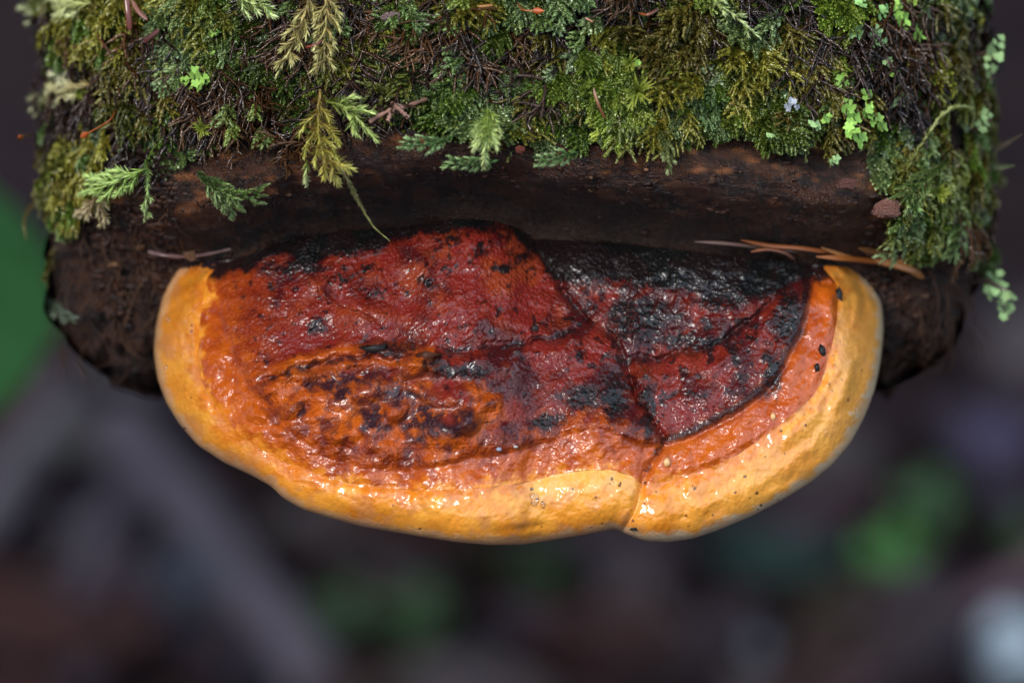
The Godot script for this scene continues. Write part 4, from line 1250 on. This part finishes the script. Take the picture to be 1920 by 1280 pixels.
func cap_things() -> void:
	var list := [
		["resin_bead", "bead", "small beige bead on the orange band beside the notch of the margin", 1250, 868, 7.0, 9.0, Color(0.55, 0.30, 0.12), 0.25],
		["resin_bead", "bead", "small beige bead on the orange band of the right lobe", 1449, 782, 5.5, 8.0, Color(0.55, 0.30, 0.12), 0.25],
		["grit_grain", "grain", "bluish grey grain in the crease above the front margin", 936, 841, 6.0, 4.0, Color(0.20, 0.21, 0.27), 0.3],
		["grit_grain", "grain", "pale grain just right of the bluish one", 968, 838, 5.0, 2.5, Color(0.35, 0.32, 0.30), 0.3],
		["dark_debris", "debris", "largest black scrap on the upper right margin", 1573, 555, 8.0, 17.0, Color(0.010, 0.009, 0.010), 0.9],
		["dark_debris", "debris", "black scrap at the inner edge of the right margin", 1543, 658, 7.0, 12.0, Color(0.010, 0.009, 0.010), 0.9],
		["dark_debris", "debris", "small black scrap below the one at the inner edge", 1533, 690, 5.0, 8.0, Color(0.012, 0.010, 0.010), 0.9],
		["dark_debris", "debris", "black wart on the middle of the red cap", 1003, 617, 9.0, 9.0, Color(0.014, 0.009, 0.009), 0.5],
		["dark_debris", "debris", "charred flake at the upper end of the lumpy part", 705, 652, 26.0, 7.0, Color(0.014, 0.010, 0.010), 1.0],
		["dark_debris", "debris", "rusty black lump at the right end of the upper fold", 800, 668, 24.0, 8.0, Color(0.05, 0.014, 0.006), 1.3],
		["dark_debris", "debris", "row of black dirt at the lower rim of the notch", 1190, 992, 9.0, 3.0, Color(0.012, 0.010, 0.010), 1.0],
	]
	for k in list.size():
		var l = list[k]
		var p := on_fungus(l[3], l[4])
		var g := Geo.new()
		var arr: Array = pebble_mesh(60 + k, l[8]).surface_get_arrays(0)
		for v in arr[Mesh.ARRAY_VERTEX]:
			g.vert(p + v * Vector3(l[5], l[6], 5.0) * TENTH + Vector3(0, 0, 1.5 * TENTH), (v * Vector3(1, 1, 1.6)).normalized(), l[7] * (1.0 + 0.3 * n_lump.get_noise_3d(v.x * 3, v.y * 3, k)))
		g.idx = arr[Mesh.ARRAY_INDEX]
		single(l[0], g, M.crumb if l[0] == "dark_debris" else M.wet, l[2], l[1], p)
	# clear drops of guttation on the margin
	for l in [[1000, 936, 11.0, "clear water drop on the front margin left of the notch"], [316, 600, 5.0, "tiny clear drop high on the left margin"], [312, 690, 5.0, "tiny clear drop lower on the left margin"], [1018, 945, 5.0, "tiny clear drop beside the larger one on the front margin"]]:
		var p := on_fungus(l[0], l[1])
		var g := Geo.new()
		var arr: Array = pebble_mesh(3, 0.0).surface_get_arrays(0)
		for v in arr[Mesh.ARRAY_VERTEX]:
			g.vert(p + v * Vector3(l[2], l[2] * 1.2, l[2] * 0.45) * TENTH, (v * Vector3(1, 0.9, 2.2)).normalized(), Color.WHITE)
		g.idx = arr[Mesh.ARRAY_INDEX]
		single("water_drop", g, M.drop, l[3], "water drop", p)

# ---------------------------------------------------------------- the forest floor
var lens_at := Vector3.ZERO

func floor_at(x: float, y: float) -> Vector3:   # where the line of sight through that point of the front plane meets the ground
	var p := frame * place(x, y, 0)
	var d := p - lens_at
	return lens_at + d * (lens_at.y / -d.y)

func floor_h(x: float, z: float) -> float:
	return 0.05 * n_big.get_noise_3d(x * 2.2, 0, z * 2.2) + 0.016 * n_big.get_noise_3d(x * 9.0, 7, z * 9.0)

func ground() -> void:
	var g := Geo.new()
	var n := 150
	var mid := floor_at(960, 700)
	for j in n:
		for i in n:
			var a := (float(i) / (n - 1) - 0.5) * 2.0
			var b := (float(j) / (n - 1) - 0.5) * 2.0
			var x := mid.x + sinh(a * 5.2) * 0.45
			var z := mid.z + sinh(b * 5.2) * 0.45
			g.v.append(Vector3(x, floor_h(x, z), z))
			var k := 0.5 + 0.8 * n_lump.get_noise_3d(x * 16.0, 3, z * 16.0)
			g.c.append(mixc(Color(0.026, 0.016, 0.016), Color(0.062, 0.037, 0.038), k))
	g.grid(n, n, true)
	var o := MeshInstance3D.new()
	o.name = "ground"
	o.mesh = g.mesh()
	o.material_override = M.soil
	add_child(o)
	tag(o, "dark wet forest soil far below the log", "", "", "structure")

func leaf_geo(length: float, width: float, curl: float, c: Color, seed_: int) -> Geo:     # a leaf along +z, lying in xz
	var g := Geo.new()
	var rows := 11
	var cols := 7
	for j in rows:
		var t := float(j) / (rows - 1)
		for i in cols:
			var s := (float(i) / (cols - 1) - 0.5) * 2.0
			var half := width * 0.5 * pow(sin(PI * clampf(t * 0.96 + 0.02, 0, 1)), 0.8) * (1.0 + 0.06 * sin(t * 40.0 + seed_))
			var y := curl * width * (absf(s) * 0.35 + 0.3 * sin(t * 3.0 + seed_) + 0.12 * sin(s * 3.0 + t * 5.0))
			g.v.append(Vector3(s * half, y, t * length))
			g.c.append(c * (0.75 if absf(s) < 0.1 else 1.0 + 0.25 * n_lump.get_noise_3d(s * 3, t * 5, seed_)))
	g.grid(rows, cols, true)
	return g

func stand(o: Node3D, called: String, at: Vector3, turn: float, label: String, category: String, group := "") -> void:
	o.name = numbered(called)
	o.position = at
	o.rotation.y = turn
	if o.get_parent() == null:
		add_child(o)
	tag(o, label, category, group)

func floor_things() -> void:
	var scale_ := (lens_at - floor_at(960, 800)).length() / 0.8 * TENTH       # metres on the floor to one tenth in the plane
	# fallen leaves
	var shades := [Color(0.075, 0.042, 0.034), Color(0.100, 0.064, 0.072), Color(0.080, 0.032, 0.028), Color(0.140, 0.100, 0.095), Color(0.055, 0.042, 0.055)]
	var protos := []
	for k in 5:
		var o := MeshInstance3D.new()
		o.mesh = leaf_geo(0.075, 0.042, 0.5, shades[k], k).mesh()
		o.material_override = M.litter
		protos.append(o)
	var names := ["brown", "purplish", "dark red-brown", "greyish tan", "slate dark"]
	for i in 130:
		var p := floor_at(rng.randf_range(-450, 2370), rng.randf_range(540, 1350))
		var k := rng.randi() % 5
		var o: MeshInstance3D = protos[k].duplicate()
		var s := rng.randf_range(0.7, 1.3)
		o.scale = Vector3(s, s, s)
		stand(o, "fallen_leaf", Vector3(p.x, floor_h(p.x, p.z) + 0.012, p.z), rng.randf() * TAU, "%s dead leaf blurred among others on the dark forest floor" % names[k], "fallen leaf", "dead leaves on the forest floor, " + names[k])
		o.rotation = Vector3(rng.randf_range(-0.3, 0.3), o.rotation.y, rng.randf_range(-0.3, 0.3))
	for o in protos:
		o.free()
	# particular leaves
	for l in [[1450, 1130, 260, 120, Color(0.036, 0.062, 0.049), 1.5, "broad dark teal leaf lying low in the right half", 0.5], [1495, 1055, 110, 100, Color(0.115, 0.062, 0.074), 0.8, "pinkish dead leaf above the dark teal leaf", 0.4], [1592, 1015, 100, 90, Color(0.083, 0.025, 0.036), 2.0, "crimson dead leaf right of the pinkish one", 0.4],
			[245, 775, 120, 105, Color(0.207, 0.161, 0.145), 0.6, "pale tan dead leaf just below the log's left side", 0.3], [130, 945, 120, 90, Color(0.125, 0.107, 0.091), 2.4, "tan leaf between the grey branches at the left", 0.3], [760, 1045, 240, 130, Color(0.087, 0.035, 0.029), 1.2, "reddish brown leaf below the fungus, left of the middle", 0.4], [1870, 930, 120, 130, Color(0.125, 0.093, 0.149), 0.3, "mauve dead leaf by the right edge", 0.4],
			[340, 1190, 130, 130, Color(0.093, 0.087, 0.107), 0.9, "slate grey leaf between the grey branches below", 0.3], [640, 1060, 90, 60, Color(0.103, 0.042, 0.033), 2.6, "small dark leaf left of the reddish brown leaf", 0.4]]:
		var g := leaf_geo(l[2] * scale_, l[3] * scale_ * 1.2, l[7], l[4], int(l[0]))
		for i in g.v.size():
			g.v[i].z -= l[2] * scale_ * 0.5
		var o := MeshInstance3D.new()
		o.mesh = g.mesh()
		o.material_override = M.litter
		var p := floor_at(l[0], l[1])
		stand(o, "fallen_leaf", Vector3(p.x, floor_h(p.x, p.z) + 0.035, p.z), l[5], l[6], "fallen leaf")
		o.rotation.x = 0.35
	# branches
	for b in [[Vector2(215, 860), Vector2(380, 1010), Vector2(470, 1160), Vector2(600, 1330), 62.0, Color(0.165, 0.123, 0.140), "thick grey branch slanting down from the log's left side"], [Vector2(-40, 1080), Vector2(30, 960), Vector2(90, 850), Vector2(130, 760), 42.0, Color(0.211, 0.166, 0.177), "pale grey branch crossing the left edge"], [Vector2(240, 960), Vector2(190, 1080), Vector2(165, 1180), Vector2(150, 1330), 40.0, Color(0.118, 0.088, 0.105), "dim grey branch left of the thick one"],
			[Vector2(1560, 1320), Vector2(1700, 1235), Vector2(1820, 1165), Vector2(1990, 1080), 32.0, Color(0.211, 0.112, 0.121), "pinkish brown stick slanting up to the right edge"], [Vector2(1780, 830), Vector2(1850, 920), Vector2(1900, 990), Vector2(1990, 1080), 34.0, Color(0.112, 0.078, 0.109), "mauve stick leaving by the right edge"], [Vector2(850, 1330), Vector2(880, 1240), Vector2(960, 1170), Vector2(1090, 1130), 20.0, Color(0.099, 0.074, 0.088), "thin dark stick in the lower middle"]]:
		var pts := []
		var rad := []
		var base := floor_at(b[0].x, b[0].y)
		for i in 13:
			var t := i / 12.0 * 3.0
			var a: int = mini(int(t), 2)
			var q: Vector2 = b[a].lerp(b[a + 1], t - a)
			var p := floor_at(q.x, q.y)
			p.y = floor_h(p.x, p.z) + b[4] * scale_ * 0.9
			pts.append(p - base)
			rad.append(b[4] * scale_ * (1.0 - 0.25 * i / 12.0) * (1.0 + 0.08 * sin(i * 2.3)))
		var g := Geo.new()
		g.tube(pts, rad, 10, b[5], b[5] * 1.1)
		var o := MeshInstance3D.new()
		o.mesh = g.mesh()
		o.material_override = M.litter
		stand(o, "branch", base, 0.0, b[6], "branch")
	# low green plants
	for p in [[1668, 1115, 72.0, Color(0.133, 0.351, 0.062), "brightest green sprig, in the lower right"], [1735, 1005, 70.0, Color(0.087, 0.177, 0.049), "green sprig up right of the brightest one"], [1915, 1060, 50.0, Color(0.087, 0.155, 0.042), "green sprig cut by the right edge"], [775, 1205, 78.0, Color(0.096, 0.165, 0.062), "green sprig below the left half of the fungus"], [640, 1235, 66.0, Color(0.067, 0.119, 0.042), "dim green sprig left of the one below the fungus"], [1010, 1105, 64.0, Color(0.046, 0.087, 0.030), "dark green sprig right under the fungus"], [1560, 1215, 60.0, Color(0.058, 0.074, 0.020), "olive sprig beside the round pale pebble"], [900, 1040, 50.0, Color(0.042, 0.078, 0.029), "dim green sprig close under the margin"]]:
		var at := floor_at(p[0], p[1])
		var root := Node3D.new()
		stand(root, "green_sprig", Vector3(at.x, floor_h(at.x, at.z), at.z), 0.0, p[4], "sprig", "green sprigs on the forest floor")
		var size: float = p[2] * scale_
		var mesh_ := leaf_geo(size * 1.0, size * 0.62, 0.4, p[3], int(p[0])).mesh()
		for k in 11:
			var o := MeshInstance3D.new()
			o.name = "leaf"
			o.mesh = mesh_
			o.material_override = M.frond
			root.add_child(o, true)
			o.position = Vector3(0, 0.01 + size * 0.08 * k, 0)
			o.rotation = Vector3(rng.randf_range(-0.5, 0.1), k * 2.4, rng.randf_range(-0.2, 0.2))
		var g := Geo.new()
		g.tube([Vector3(0, -0.02, 0), Vector3(0, size * 0.5, 0), Vector3(0.002, size * 0.95, 0)], [size * 0.05, size * 0.04, size * 0.02], 6, p[3] * 0.5, p[3])
		part("stem", g, M.litter, root)
	# pale stones
	for p in [[1890, 1230, 66.0, Color(0.74, 0.78, 0.80), "pale blue-white stone in the lower right corner"], [1425, 1222, 24.0, Color(0.50, 0.48, 0.54), "small round grey pebble at the bottom right of the middle"]]:
		var at := floor_at(p[0], p[1])
		var o := MeshInstance3D.new()
		o.mesh = pebble_mesh(int(p[0]), 0.3)
		var m := StandardMaterial3D.new()
		m.albedo_color = p[3].linear_to_srgb()
		m.roughness = 0.5
		o.material_override = m
		stand(o, "stone", Vector3(at.x, floor_h(at.x, at.z) + p[2] * scale_ * 0.6, at.z), 0.4, p[4], "stone")
		o.scale = Vector3.ONE * p[2] * scale_
	# the big leaf to the left of the log, on its stalk
	var base := frame * place(-75, 900, -5200)
	base.y = 0.0
	var root := Node3D.new()
	stand(root, "broad_leaf_plant", base, 0.0, "tall plant with one broad bright green leaf left of the log", "plant")
	var top := frame * place(-75, 800, -5100) - base
	var g := Geo.new()
	g.tube([Vector3(0, -0.02, 0), top * 0.5 + Vector3(-0.02, 0, 0), top], [0.004, 0.0035, 0.003], 8, Color(0.06, 0.10, 0.03), Color(0.08, 0.16, 0.05))
	part("stalk", g, M.litter, root)
	var lg := leaf_geo(0.080, 0.058, 0.2, Color(0.075, 0.22, 0.065), 5)
	var lo := MeshInstance3D.new()
	lo.name = "leaf"
	lo.mesh = lg.mesh()
	lo.material_override = M.litter
	root.add_child(lo, true)
	# the blade stands up before the viewer, a little tilted back
	lo.transform = Transform3D(Basis(U, (W * 0.8 + Vector3.UP * 0.6).normalized(), U.cross((W * 0.8 + Vector3.UP * 0.6).normalized())), top)
	if lo.transform.basis.z.y < 0.0:
		lo.transform.basis = Basis(-lo.transform.basis.x, lo.transform.basis.y, -lo.transform.basis.z)

# ---------------------------------------------------------------- unseen trees out of view, placed to shade the floor behind the log
func spray_mesh() -> ArrayMesh:       # a flat spray of needles, 0.16 m long
	var g := Geo.new()
	for k in 46:
		var t := k / 45.0
		for side in [-1.0, 1.0]:
			var d := Vector3(side * 0.8, 0.05, 0.75).normalized()
			g.leaf(Vector3(0, 0, t * 0.14), d, Vector3.UP, 0.035 * (1.1 - 0.6 * t), 0.006, Color(0.03, 0.07, 0.02), Color(0.05, 0.10, 0.03))
	g.tube([Vector3.ZERO, Vector3(0, 0.004, 0.08), Vector3(0, 0, 0.16)], [0.002, 0.0016, 0.001], 5, Color(0.06, 0.035, 0.02), Color(0.05, 0.07, 0.02))
	return g.mesh()

func spruce(at: Vector3, reach: Vector3, label: String) -> void:
	var root := Node3D.new()
	stand(root, "unseen_spruce", at, 0.0, label, "tree", "unseen spruces placed to shade the floor")
	var g := Geo.new()
	g.tube([Vector3(0, -0.1, 0), Vector3(0.01, 1.5, 0), Vector3(0, 3.2, 0.02), Vector3(0, 5.0, 0)], [0.13, 0.10, 0.07, 0.03], 14, Color(0.09, 0.06, 0.045), Color(0.09, 0.06, 0.045))
	part("trunk", g, M.dry, root)
	var mm := MultiMesh.new()
	mm.transform_format = MultiMesh.TRANSFORM_3D
	mm.mesh = spray_mesh()
	var places := []
	for k in 26:
		var h := 1.42 + 1.5 * k / 26.0
		var dir := (reach.rotated(Vector3.UP, rng.randf_range(-0.75, 0.75))).normalized()
		var l := reach.length() * rng.randf_range(0.7, 1.1) * (1.15 - 0.2 * (h - 1.5))
		var bough := Geo.new()
		var pts := []
		for i in 6:
			var t := i / 5.0
			pts.append(Vector3(dir.x * l * t, h + 0.10 * sin(t * 3.0) - 0.16 * t * t, dir.z * l * t))
		bough.tube(pts, [0.02, 0.017, 0.014, 0.011, 0.008, 0.004], 7, Color(0.08, 0.05, 0.035), Color(0.06, 0.05, 0.03))
		part("bough", bough, M.dry, root)
		for i in 110:
			var t := rng.randf_range(0.12, 1.0)
			var f := t * 5.0
			var a: int = mini(int(f), 4)
			var p: Vector3 = pts[a].lerp(pts[a + 1], f - a)
			var side := -1.0 if i % 2 else 1.0
			var d := dir.rotated(Vector3.UP, side * rng.randf_range(0.4, 1.3))
			d.y = rng.randf_range(-0.35, 0.1)
			d = d.normalized()
			var x := Vector3.UP.cross(d).normalized()
			var s := rng.randf_range(0.9, 2.0)
			places.append(Transform3D(Basis(x, d.cross(x), d).scaled_local(Vector3(s, s, s)), p + d * rng.randf_range(0.0, 0.22)))
	mm.instance_count = places.size()
	for i in places.size():
		mm.set_instance_transform(i, places[i])
	var o := MultiMeshInstance3D.new()
	o.name = "needles"
	o.multimesh = mm
	o.material_override = M.litter
	o.set_meta("kind", "stuff")
	root.add_child(o, true)

func _ready() -> void:
	# camera, sky, light, exposure
	lens_at = frame.origin + W * AWAY * TENTH
	var cam := Camera3D.new()
	cam.name = "camera"
	var half := atan(0.064 / 0.8)
	cam.fov = rad_to_deg(half * 2.0)
	cam.near = 0.05
	cam.far = 400.0
	var lens := CameraAttributesPhysical.new()
	lens.frustum_focal_length = 12.0 / tan(half)
	lens.frustum_focus_distance = 0.7995
	lens.frustum_near = 0.05
	lens.frustum_far = 400.0
	lens.exposure_aperture = 8.4
	cam.attributes = lens
	cam.fov = rad_to_deg(half * 2.0)
	cam.transform = Transform3D(frame.basis, lens_at)
	add_child(cam)
	cam.current = true
	var env := Environment.new()
	env.background_mode = Environment.BG_SKY
	env.tonemap_mode = Environment.TONE_MAPPER_LINEAR
	env.tonemap_exposure = 2.3
	env.sdfgi_enabled = true
	env.ssao_enabled = true
	env.ssil_enabled = true
	var sky := ProceduralSkyMaterial.new()
	sky.sky_top_color = Color(0.82, 0.91, 1.0)
	sky.sky_energy_multiplier = 1.0
	sky.sky_horizon_color = Color(0.17, 0.19, 0.23)
	sky.sky_curve = 0.3
	sky.ground_bottom_color = Color(0.10, 0.09, 0.08)
	sky.ground_horizon_color = Color(0.16, 0.16, 0.16)
	sky.sun_angle_max = 40.0
	env.sky = Sky.new()
	env.sky.sky_material = sky
	var we := WorldEnvironment.new()
	we.name = "environment"
	we.environment = env
	add_child(we)
	var sun := DirectionalLight3D.new()
	sun.name = "overcast_sun"
	sun.light_energy = 0.5
	sun.light_color = Color(1.0, 0.97, 0.94)
	sun.light_angular_distance = 19.0
	sun.shadow_enabled = true
	sun.sky_mode = DirectionalLight3D.SKY_MODE_LIGHT_ONLY
	add_child(sun)
	sun.look_at_from_position(Vector3.ZERO, -Vector3(-0.38, 0.78, 0.50), Vector3.FORWARD)

	rng.seed = 5
	for f in [n_big, n_lump, n_ridge, n_one]:
		f.frequency = 1.0
		f.noise_type = FastNoiseLite.TYPE_SIMPLEX_SMOOTH
	n_big.fractal_octaves = 2
	n_one.fractal_type = FastNoiseLite.FRACTAL_NONE
	n_one.seed = 21
	n_lump.fractal_octaves = 3
	n_lump.seed = 4
	n_ridge.seed = 8
	n_ridge.fractal_octaves = 3
	n_ridge.fractal_type = FastNoiseLite.FRACTAL_RIDGED
	materials()
	outlines()
	ground()
	mossy_log()
	fungus()
	floor_things()
	spruce(Vector3(-1.65, 0, -0.62), Vector3(1.28, 0, 0.05), "unseen spruce out of view left of the log, its low boughs placed to shade the floor")
	spruce(Vector3(1.75, 0, -1.7), Vector3(-2.0, 0, 0.2), "unseen spruce out of view right of the log, its low boughs placed to shade the floor")
	moss()
	fronds()
	lichens()
	small_things()
	cap_things()
